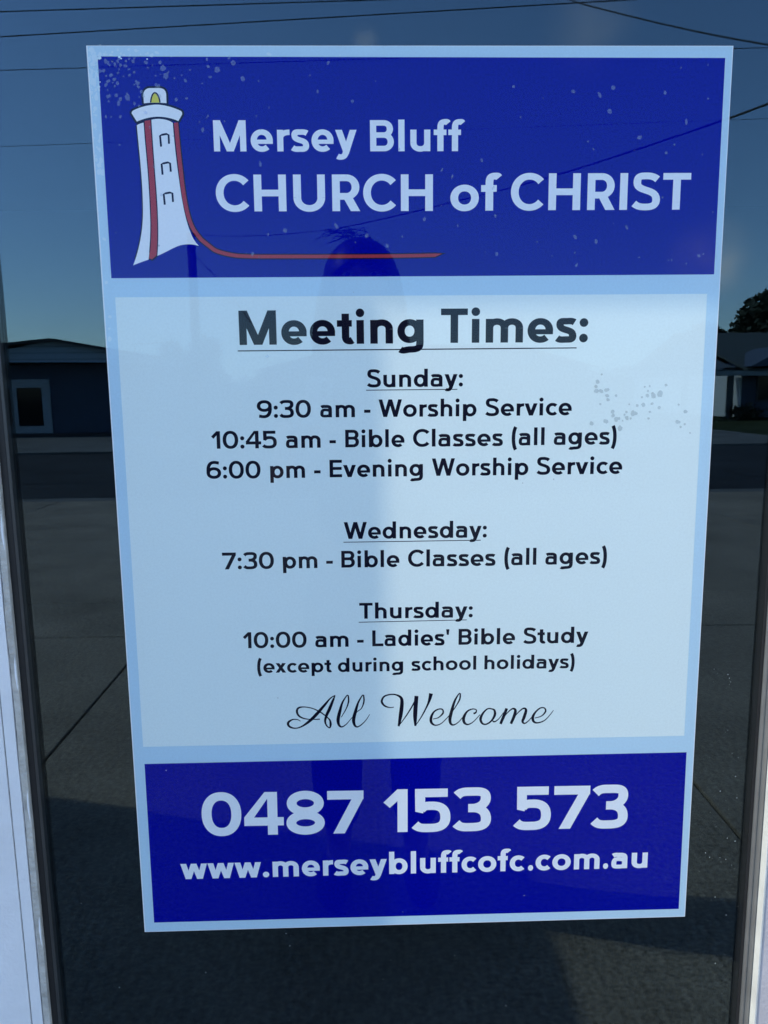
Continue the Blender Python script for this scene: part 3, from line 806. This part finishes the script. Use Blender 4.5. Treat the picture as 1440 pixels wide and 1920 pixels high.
wins = [[(415, 682), (405, 580), (425, 570), (465, 562), (486, 572), (490, 655)], [(429, 948), (420, 848), (440, 840), (478, 832), (500, 840), (507, 920)], [(450, 1232), (440, 1132), (460, 1124), (498, 1117), (522, 1124), (528, 1206)]]
for wn_ in wins: emit('tower_window', ribbon(LH(wn_), 3.7), 6, NAVY)
emit('outline', ribbon(lamp, 2.6), 6, NAVY)

# moisture marks between the sheet and the glass
rnd = random.Random(11)
def blot(cx, cy, r, ax=1.0, ang=0.0, n=12):
    return [(cx + r * (1 + .22 * rnd.uniform(-1, 1)) * (ax * math.cos(t_) * math.cos(ang) - math.sin(t_) * math.sin(ang)), cy + r * (1 + .22 * rnd.uniform(-1, 1)) * (ax * math.cos(t_) * math.sin(ang) + math.sin(t_) * math.cos(ang))) for t_ in [2 * math.pi * k / n for k in range(n)]]
spots = []
for _ in range(170):                                       # thick in the upper left corner, thinning to the right
    x = 163 + rnd.expovariate(1 / 75.0); y = 92 + rnd.expovariate(1 / 60.0)
    if x < 1340 and y < 500: spots.append(blot(x, y, rnd.choice([1.2, 1.6, 2.2, 3.0]), rnd.uniform(1, 1.7), rnd.uniform(0, 3)))
for _ in range(70):
    x = rnd.uniform(175, 1345); y = rnd.uniform(100, 500)
    spots.append(blot(x, y, rnd.choice([1.0, 1.4, 2.0, 2.8]), rnd.uniform(1, 2.2), rnd.uniform(1, 2)))
for _ in range(46):
    y = rnd.uniform(95, 330); spots.append(blot(167 + (y - 90) * .065 + rnd.uniform(-3, 11), y, rnd.choice([1.6, 2.4, 3.4]), rnd.uniform(1, 2.0), 1.5))
for x, y, r in ((239, 182, 4.6), (226, 186, 3), (258, 156, 3.6), (265, 172, 3), (311, 143, 5), (407, 131, 5), (199, 530, 3), (206, 636, 4), (205, 616, 2.2), (206, 594, 3), (251, 91, 5), (308, 90, 4), (172, 94, 5), (305, 128, 4.6), (455, 148, 4), (437, 118, 4.4), (534, 432, 3.6), (688, 442, 3.6), (726, 461, 3.2), (501, 668, 2.6), (683, 77, 0.1), (1150, 165, 4), (1199, 258, 3.8), (1143, 209, 4.2), (1075, 172, 3.4), (1310, 480, 2.6)):
    spots.append(blot(x, y, r, 1.2, rnd.uniform(0, 3)))
def scatter(name, polys, y, mat):
    v, f = [], []
    for s in polys:
        b = len(v); v += s; f.append(tuple(range(b, b + len(s))))
    v2, fac = merge2d([[tuple(1000 * c for c in p) for p in s] for s in polys])
    o = flat(name, ([(a / 1000, b / 1000) for a, b in v2], fac), y, mat, poster)
    o['kind'] = 'stuff'
    return o
def on_blue(s):
    x, y = s[0]
    return y > 111 and x > 186 + (y - 106) * .063 and x < 1352
def on_sheet(s): return min(p[0] for p in s) > 162 + (s[0][1] - 86) * .065 and min(p[1] for p in s) > 87.5
edge_sp = [[on_poster(*p) for p in s] for s in spots if not on_blue(s) and on_sheet(s)]
blue_sp = [[on_poster(*p) for p in s] for s in spots if on_blue(s)]
scatter('moisture_spotting', edge_sp, 3 * LY, film_mat('dried_water_pale', (0.78, 0.92, 1.0), 0.9))
scatter('moisture_spotting', blue_sp, 8 * LY, film_mat('dried_water', (0.55, 0.68, 0.95), 0.20))
grey = []
for x, y, r in ((288, 132, 12), (240, 215, 24), (222, 270, 20), (228, 318, 26), (280, 320, 22), (340, 307, 24), (350, 370, 22), (358, 415, 18), (450, 370, 16), (270, 465, 13), (412, 550, 22), (415, 595, 22), (450, 635, 26), (480, 628, 18), (567, 555, 16), (545, 585, 12), (570, 622, 24), (613, 628, 14), (640, 570, 34), (670, 568, 20), (523, 652, 10), (687, 482, 18), (755, 472, 24), (852, 462, 16), (935, 507, 20), (830, 553, 14), (815, 628, 14), (800, 368, 20), (870, 370, 30), (945, 350, 32), (1013, 252, 17), (828, 265, 12), (772, 272, 11), (808, 318, 13), (740, 390, 14), (335, 658, 26), (172, 685, 24), (495, 740, 26), (1135, 663, 22), (1160, 668, 14), (1220, 692, 14), (1175, 722, 14), (1228, 550, 20), (1152, 472, 12), (598, 470, 11), (1280, 790, 10)):
    grey.append(blot(x / 6 + 1080, y / 6 + 680, r / 6 * .95, rnd.uniform(1, 1.35), rnd.uniform(0, 3), 10))
f3 = [[on_poster(*p) for p in s] for s in grey]
scatter('grey_spotting', f3, 9 * LY, film_mat('damp_grey', (0.10, 0.16, 0.20), 0.20))

# ------------------------------------------------------------------ the street opposite, mirrored in the glass
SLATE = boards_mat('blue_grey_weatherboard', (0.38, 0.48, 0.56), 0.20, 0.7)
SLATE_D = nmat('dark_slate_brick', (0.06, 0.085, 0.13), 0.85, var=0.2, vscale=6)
FASC = nmat('dark_fascia', (0.02, 0.022, 0.026), 0.5)
WINW = nmat('white_window_paint', (0.36, 0.40, 0.43), 0.5)
DGLASS = nmat('dark_window_glass', (0.006, 0.008, 0.012), 0.08, spec=0.3)
ROOFG = boards_mat('green_grey_roof_tile', (0.055, 0.068, 0.062), 0.3, 0.8, axis=1)
CWALL = nmat('white_rendered_wall', (0.62, 0.62, 0.60), 0.9)
BLUEW = nmat('slate_blue_wall', (0.06, 0.085, 0.13), 0.8)
POSTM = nmat('dark_verandah_post', (0.05, 0.06, 0.06), 0.6)
CONCD = nmat('house_plinth', (0.05, 0.05, 0.052), 0.9)

def window(parent, x0, x1, z0, z1, y, panes, fw=.09, mat=WINW):
    m = MB(); d = .06
    m.box(x0 - fw, x1 + fw, y - .02, y + d, z0 - fw, z0); m.box(x0 - fw, x1 + fw, y - .02, y + d, z1, z1 + fw)
    m.box(x0 - fw, x0, y - .02, y + d, z0, z1); m.box(x1, x1 + fw, y - .02, y + d, z0, z1)
    for k in range(1, panes):
        xm = x0 + (x1 - x0) * k / panes; m.box(xm - fw * .35, xm + fw * .35, y - .02, y + d, z0, z1)
    o = m.build('window', mat, parent)
    p = MB(); p.box(x0, x1, y - .01, y + .015, z0, z1); p.build('pane', DGLASS, o)

# left: gabled house with a recessed verandah
lh = thing('gabled_house', 'low grey weatherboard house with wide gable and white framed windows', 'house', (-9.75, -24.0, 0), 0)
m = MB(); m.prism([(-2.75, 2.52), (-2.75, 2.36), (2.7, 2.30), (2.7, 2.50), (0, 3.02)], -0.3, -6.0); m.v = [(x, y, z) for x, y, z in m.v]
gb = m.build('gable_wall', SLATE, lh)
m = MB(); m.prism([(-7.6, 1.85 + .5), (0, 3.06), (2.78, 2.55), (2.78, 2.47), (0, 2.98), (-7.6, 1.77 + .5)], 0.0, -9.0); m.build('roof', FASC, lh)
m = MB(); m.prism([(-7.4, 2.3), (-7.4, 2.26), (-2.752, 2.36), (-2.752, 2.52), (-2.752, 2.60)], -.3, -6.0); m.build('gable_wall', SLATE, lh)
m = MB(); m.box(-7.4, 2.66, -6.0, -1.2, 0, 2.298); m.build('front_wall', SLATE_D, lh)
m = MB(); m.box(-7.5, 2.75, -6.05, -0.35, -.05, .06); m.build('plinth', CONCD, lh)
window(lh, -2.70, -.87, .30, 1.55, -1.2, 2, .27)

# right: tiled house with verandah posts, its carport wall in the sun
rh = thing('tiled_house', 'low house with tiled roof, dark verandah posts, white side wall and slate blue front', 'house', (15.0, -32.0, 0), R(0))
m = MB()
m.prism([(.7, 1.97), (.7, 2.06), (-7.0, 4.05), (-7.0, 3.96)], .93, 9, 'x'); m.prism([(-14.7, 1.97), (-14.7, 2.06), (-7.01, 4.05), (-7.01, 3.96)], .93, 9, 'x')
m.build('roof', ROOFG, rh)
m = MB(); m.box(-9.5, .92, -1.0, .6, 1.97, 2.03); m.build('verandah_roof', ROOFG, rh)
m = MB(); m.box(-9.5, 9, .601, .68, 1.78, 1.99); m.build('fascia', nmat('grey_fascia', (.24, .28, .28), .6), rh)
for xx in (-1.55, .38):
    m = MB(); m.box(xx - .1, xx + .1, .35, .55, 0, 1.96); m.build('verandah_post', POSTM, rh)
m = MB(); m.box(1.25, 1.3, -13.5, -.405, 0, 1.86); m.build('side_wall', CWALL, rh)
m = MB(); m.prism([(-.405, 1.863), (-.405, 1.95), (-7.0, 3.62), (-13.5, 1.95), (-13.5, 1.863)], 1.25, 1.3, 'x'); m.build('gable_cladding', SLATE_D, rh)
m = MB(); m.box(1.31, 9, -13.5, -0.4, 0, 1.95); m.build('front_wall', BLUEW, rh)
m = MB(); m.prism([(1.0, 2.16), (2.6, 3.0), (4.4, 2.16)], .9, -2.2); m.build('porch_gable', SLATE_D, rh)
window(rh, 2.0, 3.6, .75, 1.75, -.4, 2, .07, POSTM)

# behind the person: a plain hall and houses further off
mh = thing('long_hall', 'distant long low hall with shallow gable roof across the road', 'hall', (2.2, -52.0, 0))
m = MB(); m.box(-9, 13, -10, 0, 0, 2.75); m.build('wall', nmat('hall_wall', (.10, .12, .13), .9), mh)
m = MB(); m.prism([(-9.6, 2.72), (-3.0, 4.3), (8, 4.3), (13.6, 2.78)], .5, -10.5); m.build('roof', ROOFG, mh)
m = MB(); m.box(5.0, 6.6, -.01, .05, .6, 1.9); m.build('window', WINW, mh)
m = MB(); m.box(-4.0, -2.2, -.01, .05, .6, 1.9); m.build('window', WINW, mh)

GREENS = [nmat('dark_leaf', (0.018, 0.030, 0.014), .8, var=.5, vscale=1.2), nmat('olive_leaf', (0.030, 0.038, 0.018), .8, var=.5, vscale=1.2)]
BARK = nmat('grey_bark', (.06, .05, .04), .9, var=.3, vscale=6)
def tree(x, y, h, rw, label, seed, mi=0, dens=900, leaf=.28, group=None, base=.0):
    rr = random.Random(seed)
    t = thing('garden_tree', label, 'tree', (x, y, 0), group=group)
    tr = MB(); tr.tube([(0, 0, base), (rr.uniform(-.1, .1), 0, h * .3), (rr.uniform(-.3, .3), rr.uniform(-.2, .2), h * .72)], h * .035, 8, h * .012)
    for k in range(6):
        a = rr.uniform(0, 6.28); tr.tube([(0, 0, h * rr.uniform(.25, .4)), (math.cos(a) * rw * .4, math.sin(a) * rw * .4, h * .55), (math.cos(a) * rw * .75, math.sin(a) * rw * .75, h * rr.uniform(.6, .8))], h * .014, 6, h * .004)
    tr.build('trunk', BARK, t)
    cr = MB(); lob = [(rr.uniform(-.6, .6) * rw, rr.uniform(-.6, .6) * rw, h * rr.uniform(.42, .86), rw * rr.uniform(.3, .55)) for _ in range(16)]
    for _ in range(dens):
        lx, ly, lz, lr = rr.choice(lob)
        d = Vector((rr.gauss(0, 1), rr.gauss(0, 1), rr.gauss(0, 1))).normalized() * lr * rr.uniform(.55, 1.0)
        c = Vector((lx, ly, lz)) + d * Vector((1, 1, .8)).length / 1.6
        u = Vector((rr.gauss(0, 1), rr.gauss(0, 1), rr.gauss(0, 1))).normalized(); v = u.orthogonal()
        s_ = leaf * rr.uniform(.6, 1.3)
        cr.quadloop([c + u * s_, c + v * s_ * .5, c - u * s_, c - v * s_ * .5])
    cr.build('crown', GREENS[mi], t)
    return t
TG = 'trees behind the houses'
tree(26.2, -56, 5.2, 3.2, 'rounded dark evergreen tree lowest over the tiled roof', 1, 0, 10000, .22, TG)
tree(31.8, -57, 7.2, 5.0, 'tallest dark evergreen tree behind the tiled roof', 2, 0, 16000, .24, TG)
tree(-10.2, -46, 4.4, 1.9, 'bushy street tree standing beyond the power pole', 3, 1, 1500, .22)
tree(-13.0, -47, 2.9, 1.3, 'small bushy tree beside the gabled house roof', 4, 1, 700, .2)
rr = random.Random(21)
m = MB()
for k in range(150):
    x = rr.uniform(-60, 70); y = -rr.uniform(80, 110); h = rr.uniform(1.0, 1.9) * 2
    for _ in range(26):
        c = Vector((x + rr.gauss(0, 2), y + rr.gauss(0, 1), max(.2, h * rr.uniform(.1, 1)))); u = Vector((rr.gauss(0, 1), rr.gauss(0, 1), rr.gauss(0, 1))).normalized(); v = u.orthogonal()
        m.quadloop([c + u * .9, c + v * .5, c - u * .9, c - v * .5])
tag(m.build('far_woods', GREENS[1]), 'low dark band of far scrub along the horizon', 'woods', kind='stuff')
m = MB()
hp = [(-500, 4), (-300, 14), (-180, 9), (-60, 6), (30, 15), (140, 21), (260, 14), (420, 24), (560, 8)]
hv = smooth_pts(hp, 8)
for (x0, h0), (x1, h1) in zip(hv[:-1], hv[1:]):
    m.quadloop([(x0, -700, -1), (x1, -700, -1), (x1, -760, h1), (x0, -760, h0)]); m.quadloop([(x0, -760, h0), (x1, -760, h1), (x1, -900, -1), (x0, -900, -1)])
tag(m.build('hills', nmat('far_hill_scrub', (.05, .07, .075), .95)), kind='structure')

sh = thing('garden_shrub', 'low dark shrub by the slate blue wall of the tiled house', 'shrub', (15.95, -31.3, 0))
m = MB(); rs = random.Random(9)
for _ in range(420):
    c = Vector((rs.gauss(0, .38), rs.gauss(0, .2), abs(rs.gauss(.22, .16)))); u = Vector((rs.gauss(0, 1), rs.gauss(0, 1), rs.gauss(0, 1))).normalized(); v = u.orthogonal()
    m.quadloop([c + u * .09, c + v * .045, c - u * .09, c - v * .045])
m.build('leaves', GREENS[1], sh)
m = MB(); m.tube([(0, 0, 0), (.03, 0, .3)], .03, 6, .015); m.build('stem', BARK, sh)
vg = MB(); vg.prism([(-15.5, -21.2), (-10.6, -21.3), (-9.3, -19.9), (-9.7, -18.7), (-13.0, -17.6), (-15.5, -17.6)], .0125, .03, 'z')
tag(vg.build('grass_verge', GRASS), kind='structure')
# antenna on the gabled house, power pole and its wires
ant = thing('roof_antenna', 'thin television antenna on the end of the gabled house roof', 'antenna', (-7.45, -25, 2.4))
m = MB(); m.tube([(0, 0, 0), (0, 0, .52)], .02, 6); m.build('mast', FASC, ant)
m = MB(); m.tube([(-.1, 0, .5), (.95, 0, .56)], .014, 6)
for k in range(6): m.tube([(.1 + k * .15, -.25, .51 + k * .008), (.1 + k * .15, .25, .51 + k * .008)], .006, 5)
m.build('boom', FASC, ant)
PT = across(358, 438, 17.6)
pole = thing('power_pole', 'round timber power pole at the far edge of the road', 'pole', (PT.x, -17.6, 0))
m = MB(); m.tube([(0.0, 0, 0), (0, 0, PT.z * .5), (0, 0, PT.z)], .115, 14, .095); m.build('shaft', nmat('weathered_pole_timber', (.07, .06, .05), .9, var=.2, vscale=5), pole, smooth=True)
m = MB(); m.box(-.04, .04, .09, .16, PT.z - .35, PT.z - .1); m.build('bracket', FASC, pole)
WIRE = nmat('black_cable', (.012, .012, .013), .6)
def wire(label, pts, r):
    m = MB(); m.tube(pts, r, 6); o = m.build('overhead_wire', WIRE, smooth=True)
    return tag(o, label, 'wire', 'overhead wires above the street')
def survey_wire(pix, ya, yb, n=1):
    """A wire whose plan is straight from distance ya to yb; its height follows the survey."""
    A = across(*pix[0], ya); B = across(*pix[-1], yb)
    out = []
    for u, v in pix:
        d = ray(u, v); d = Vector((d.x, -d.y, d.z)); o = Vector((CAM.x, -CAM.y, CAM.z))
        # plan intersection with the line A-B ; the survey eye stands behind the glass
        ex, ey = B.x - A.x, B.y - A.y
        det = d.x * -ey + d.y * ex
        t_ = ((A.x - o.x) * -ey + (A.y - o.y) * ex) / det
        out.append(o + d * t_)
    return smooth_pts([tuple(p) for p in out], 10)
wire('service wire sagging from the power pole over the driveway', survey_wire([(360, 441), (430, 443), (500, 441.5), (570, 436), (640, 427), (740, 406), (850, 379), (956, 353), (1056, 325), (1200, 279), (1350, 228), (1440, 194.7), (1560, 148)], 17.6, 3.4), .0065)
wire('thick service wire slanting down over the upper right corner', survey_wire([(980, -40), (1070, 0), (1160, 25), (1260, 49), (1350, 68), (1440, 84), (1560, 104)], 9, 6), .008)
wire('stay wire slanting from the power pole to the ground', [(PT.x, -17.6, PT.z - .4), tuple(across(425, 540, 17.0)), tuple(across(470, 605, 16.8))], .010)
for k, (a, b2, Y) in enumerate((((0, 22), (700, 0), 13.5), ((0, 69), (800, 22), 13.3), ((0, 132), (640, 113), 13.2), ((0, 275), (411, 260), 13.6))):
    A, B = across(*a, Y), across(*b2, Y)
    d = (B - A); P = [A + d * t_ for t_ in (-4, -2, 0, .5, 1, 2, 4, 7)]
    lab = ['topmost street wire along the road', 'second street wire down along the road', 'third street wire down, passing behind the lighthouse emblem top', 'lowest street wire along the road'][k]
    wire(lab, [tuple(p) for p in P], .009 if k < 2 else (.006, .0035)[k - 2])

# ------------------------------------------------------------------ the photographer
SKIN = nmat('skin', (0.52, 0.30, 0.21), .5, var=.06, vscale=12)
HAIR = nmat('dark_hair', (0.012, 0.009, 0.008), .45)
SHIRT = nmat('slate_cotton', (0.035, 0.045, 0.065), .9, var=.12, vscale=20, bump=.3, bscale=60)
SHORT = nmat('navy_denim', (0.018, 0.022, 0.035), .9, var=.2, vscale=40)
SHOE = nmat('black_shoe', (.02, .02, .02), .6)
LIP = nmat('lips', (.42, .16, .13), .5)
EYE = nmat('eye_white', (.7, .7, .7), .3)
PHONE = nmat('white_phone_case', (.85, .85, .87), .35)
LENSM = nmat('camera_lens', (.01, .01, .012), .1)

def skin_mesh(name, verts, edges, mat, parent, root=0, levels=2):
    """verts: (x, y, z, rx[, ry])."""
    me = bpy.data.meshes.new(name)
    me.from_pydata([v[:3] for v in verts], edges, [])
    o = link(name, me, mat, parent)
    o.modifiers.new('skin', 'SKIN')
    ly = me.skin_vertices[0] if me.skin_vertices else None
    if ly is None:
        bm = bmesh.new(); bm.from_mesh(me); bm.verts.layers.skin.verify(); bm.to_mesh(me); bm.free()
        ly = me.skin_vertices[0]
    for i, v in enumerate(verts):
        ly.data[i].radius = (v[3], v[4] if len(v) > 4 else v[3]); ly.data[i].use_root = (i == root)
    o.modifiers['skin'].use_smooth_shade = True
    sd = o.modifiers.new('sub', 'SUBSURF'); sd.levels = levels; sd.render_levels = levels
    dg = bpy.context.evaluated_depsgraph_get(); dg.update()
    new = bpy.data.meshes.new_from_object(o.evaluated_get(dg))
    o.modifiers.clear()
    o.data = new
    new.name = name
    if not new.materials: new.materials.append(mat)
    for p in new.polygons: p.use_smooth = True
    return o

PX, PY = -0.03, -1.18
per = thing('person', 'long haired person in dark clothes holding up a phone, mirrored in the glass', 'person', (PX, PY, 0))
# joints, person's own frame: facing +y, x to the photograph's right
V = []; E_ = []
def jv(x, y, z, a, b=None):
    V.append((x, y, z, a, b if b else a)); return len(V) - 1
def chain(*ids):
    for a, b in zip(ids[:-1], ids[1:]): E_.append((a, b))
pel = jv(0, -.02, .93, .155, .105)
wai = jv(0, -.02, 1.07, .125, .095)
che = jv(0, -.01, 1.26, .150, .108)
sho = jv(0, -.01, 1.37, .100, .075)
nk = jv(0, .0, 1.43, .052)
nk2 = jv(-.015, .015, 1.49, .050)
h1 = jv(-.02, .035, 1.535, .066, .085)
h2 = jv(-.022, .035, 1.60, .074, .094)
h3 = jv(-.022, .025, 1.648, .058, .078)
chain(pel, wai, che, sho, nk, nk2, h1, h2, h3)
for s_ in (-1, 1):
    hp_ = jv(s_ * .095, -.015, .83, .088); kn = jv(s_ * .105, .0, .47, .056); an = jv(s_ * .105, -.02, .09, .036); to = jv(s_ * .125, .10, .045, .036, .028)
    chain(pel, hp_, kn, an, to)
def hand(wr, knu, fdirs, thumb, curl):
    """Four unequal fingers bending at the knuckles and a thumb off the side of the palm."""
    for k, (off, ln) in enumerate(zip((-.030, -.010, .010, .028), (.068, .078, .072, .056))):
        base = knu + fdirs[1] * off
        a = jv(*base, .0105); b = jv(*(base + fdirs[0] * ln * .5 + curl * .25 * ln), .0092); c = jv(*(base + fdirs[0] * ln * .62 + curl * .75 * ln), .0078)
        chain(wr, a, b, c)
    p0 = wr + 0
    w0 = Vector(V[wr][:3])
    a = jv(*(w0 * .55 + knu * .45 + thumb * .032), .0125); b = jv(*(w0 * .3 + knu * .7 + thumb * .052), .0105); c = jv(*(knu * 1.0 + thumb * .048 + curl * .012 + fdirs[0] * .022), .0088)
    chain(wr, a, b, c)
# left arm lifts the phone to the glass; the phone is beside the lens
PH_C = Vector((-.142 - PX, CAM.y - .012 - PY, 1.318))
ls = jv(-.165, -.01, 1.365, .056); le = jv(-.215, .10, 1.10, .041); lw = jv(-.128, .345, 1.215, .027)
chain(sho, ls, le, lw)
hand(lw, Vector((-.118, .385, 1.272)), (Vector((0, .25, .95)).normalized(), Vector((1, 0, 0))), Vector((1, .1, .1)).normalized(), Vector((0, -.6, .5)))
# right arm bent in front, steadying the phone from below
rs_ = jv(.165, -.01, 1.365, .056); re = jv(.21, .06, 1.09, .041); rw = jv(.015, .32, 1.185, .027)
chain(sho, rs_, re, rw)
hand(rw, Vector((-.045, .37, 1.235)), (Vector((-.75, .2, .55)).normalized(), Vector((.25, .3, -.6)).normalized()), Vector((.3, -.1, .95)).normalized(), Vector((-.3, -.5, .3)))
body = skin_mesh('body', V, E_, SKIN, per)
# face
m = MB(); m.ball((-.022, .128, 1.572), .012, .017, .020); m.ball((-.022, .118, 1.592), .008, .012, .024); m.build('nose', SKIN, body, smooth=True)
for s_ in (-1, 1):
    m = MB(); m.ball((-.022 + s_ * .030, .108, 1.602), .013, .010, .008); ey = m.build('eye', EYE, body, smooth=True)
    m = MB(); m.ball((-.022 + s_ * .030, .1165, 1.602), .0055, .004, .0055); m.build('iris', LENSM, body, smooth=True)
    m = MB(); m.ball((-.022 + s_ * .078, .025, 1.585), .010, .020, .030); m.build('ear', SKIN, body, smooth=True)
    m = MB(); m.tube([(-.022 + s_ * .014, .122, 1.622), (-.022 + s_ * .032, .120, 1.627), (-.022 + s_ * .048, .108, 1.620)], .0042, 6); m.build('eyebrow', HAIR, body, smooth=True)
m = MB(); m.tube([(-.046, .112, 1.536), (-.022, .124, 1.534), (.002, .112, 1.536)], [.003, .0075, .003], 8); m.build('mouth', LIP, body, smooth=True)
# hair: a cap over the skull, long locks down the back and over the shoulders, loose strands on top
m = MB()
b0 = len(m.v); nu, nv = 28, 12
for j in range(nv + 1):
    th = math.pi * .60 * j / nv
    for i in range(nu):
        ph = 2 * math.pi * i / nu
        front = max(0, math.sin(ph))
        thh = th * (1 - .42 * front ** 2)
        k = 1 + .012 * math.sin(ph * 9)
        m.v.append((-.022 + .092 * k * math.sin(thh) * math.cos(ph), .022 + .116 * k * math.sin(thh) * math.sin(ph), 1.592 + .108 * math.cos(thh)))
for j in range(nv):
    for i in range(nu):
        i2 = (i + 1) % nu; m.f.append((b0 + j * nu + i, b0 + (j + 1) * nu + i, b0 + (j + 1) * nu + i2, b0 + j * nu + i2))
rr = random.Random(5)
for k in range(46):
    a = math.pi * (0.96 + 1.08 * k / 45)
    x0, y0 = -.022 + .086 * math.cos(a), .022 + .104 * math.sin(a)
    m.tube([(x0 * .9, y0 * .9, 1.625), (x0 * 1.08 + .002, y0 * 1.08, 1.55), (x0 * 1.15 + rr.uniform(-.01, .01), y0 * 1.12 - .01, 1.45), (x0 * 1.22 + rr.uniform(-.02, .02), y0 * 1.05 - .02, 1.33 + rr.uniform(-.05, .05))], [.012, .016, .013, .003], 6)
for k in range(16):
    a = rr.uniform(0, 6.28); r0 = rr.uniform(.01, .05)
    p = Vector((-.022 + r0 * math.cos(a), .02 + r0 * math.sin(a), 1.694))
    m.tube([p, p + Vector((-.012 + rr.uniform(-.01, .01), 0, .016)), p + Vector((-.04 + rr.uniform(-.03, .03), rr.uniform(-.02, .03), .018 + rr.uniform(-.01, .008))), p + Vector((-.065 + rr.uniform(-.03, .05), rr.uniform(-.02, .03), rr.uniform(-.01, .012)))], [.0016, .0012, .001, .0004], 5)
m.build('hair', HAIR, body, smooth=True)
# clothes
TV = [(0, -.02, .90, .172, .125), (0, -.02, 1.07, .150, .118), (0, -.01, 1.25, .168, .125), (0, -.01, 1.365, .118, .088), (0, 0, 1.412, .070, .062),
      (-.165, -.01, 1.362, .070), (-.192, .048, 1.235, .062), (.165, -.01, 1.362, .070), (.190, .03, 1.235, .062)]
skin_mesh('shirt', TV, [(0, 1), (1, 2), (2, 3), (3, 4), (3, 5), (5, 6), (3, 7), (7, 8)], SHIRT, per)
SV = [(0, -.02, .95, .168, .120), (0, -.02, .88, .150, .115), (-.098, -.015, .80, .102), (-.106, 0, .46, .080), (.098, -.015, .80, .102), (.106, 0, .46, .080), (-.106, -.012, .16, .066), (.106, -.012, .16, .066)]
skin_mesh('trousers', SV, [(0, 1), (1, 2), (2, 3), (1, 4), (4, 5), (3, 6), (5, 7)], SHORT, per)
for s_ in (-1, 1):
    m = MB(); m.ball((s_ * .118, .045, .048), .048, .125, .047, 16, 10); m.build('shoe', SHOE, per, smooth=True)
ph = thing('mobile_phone', 'pale phone held up by the mirrored person in dark clothes', 'phone', (PH_C.x + PX, PH_C.y + PY, PH_C.z))
ph.rotation_euler = (0, R(8), 0)
m = MB(); m.box(-.026, .026, -.004, .004, -.045, .050); m.build('case', PHONE, ph, bevel=.003)
m = MB(); m.tube([(.012, .0041, .036), (.012, .0062, .036)], .007, 16); m.tube([(.012, .0041, .018), (.012, .0062, .018)], .007, 16); m.build('lens', LENSM, ph)
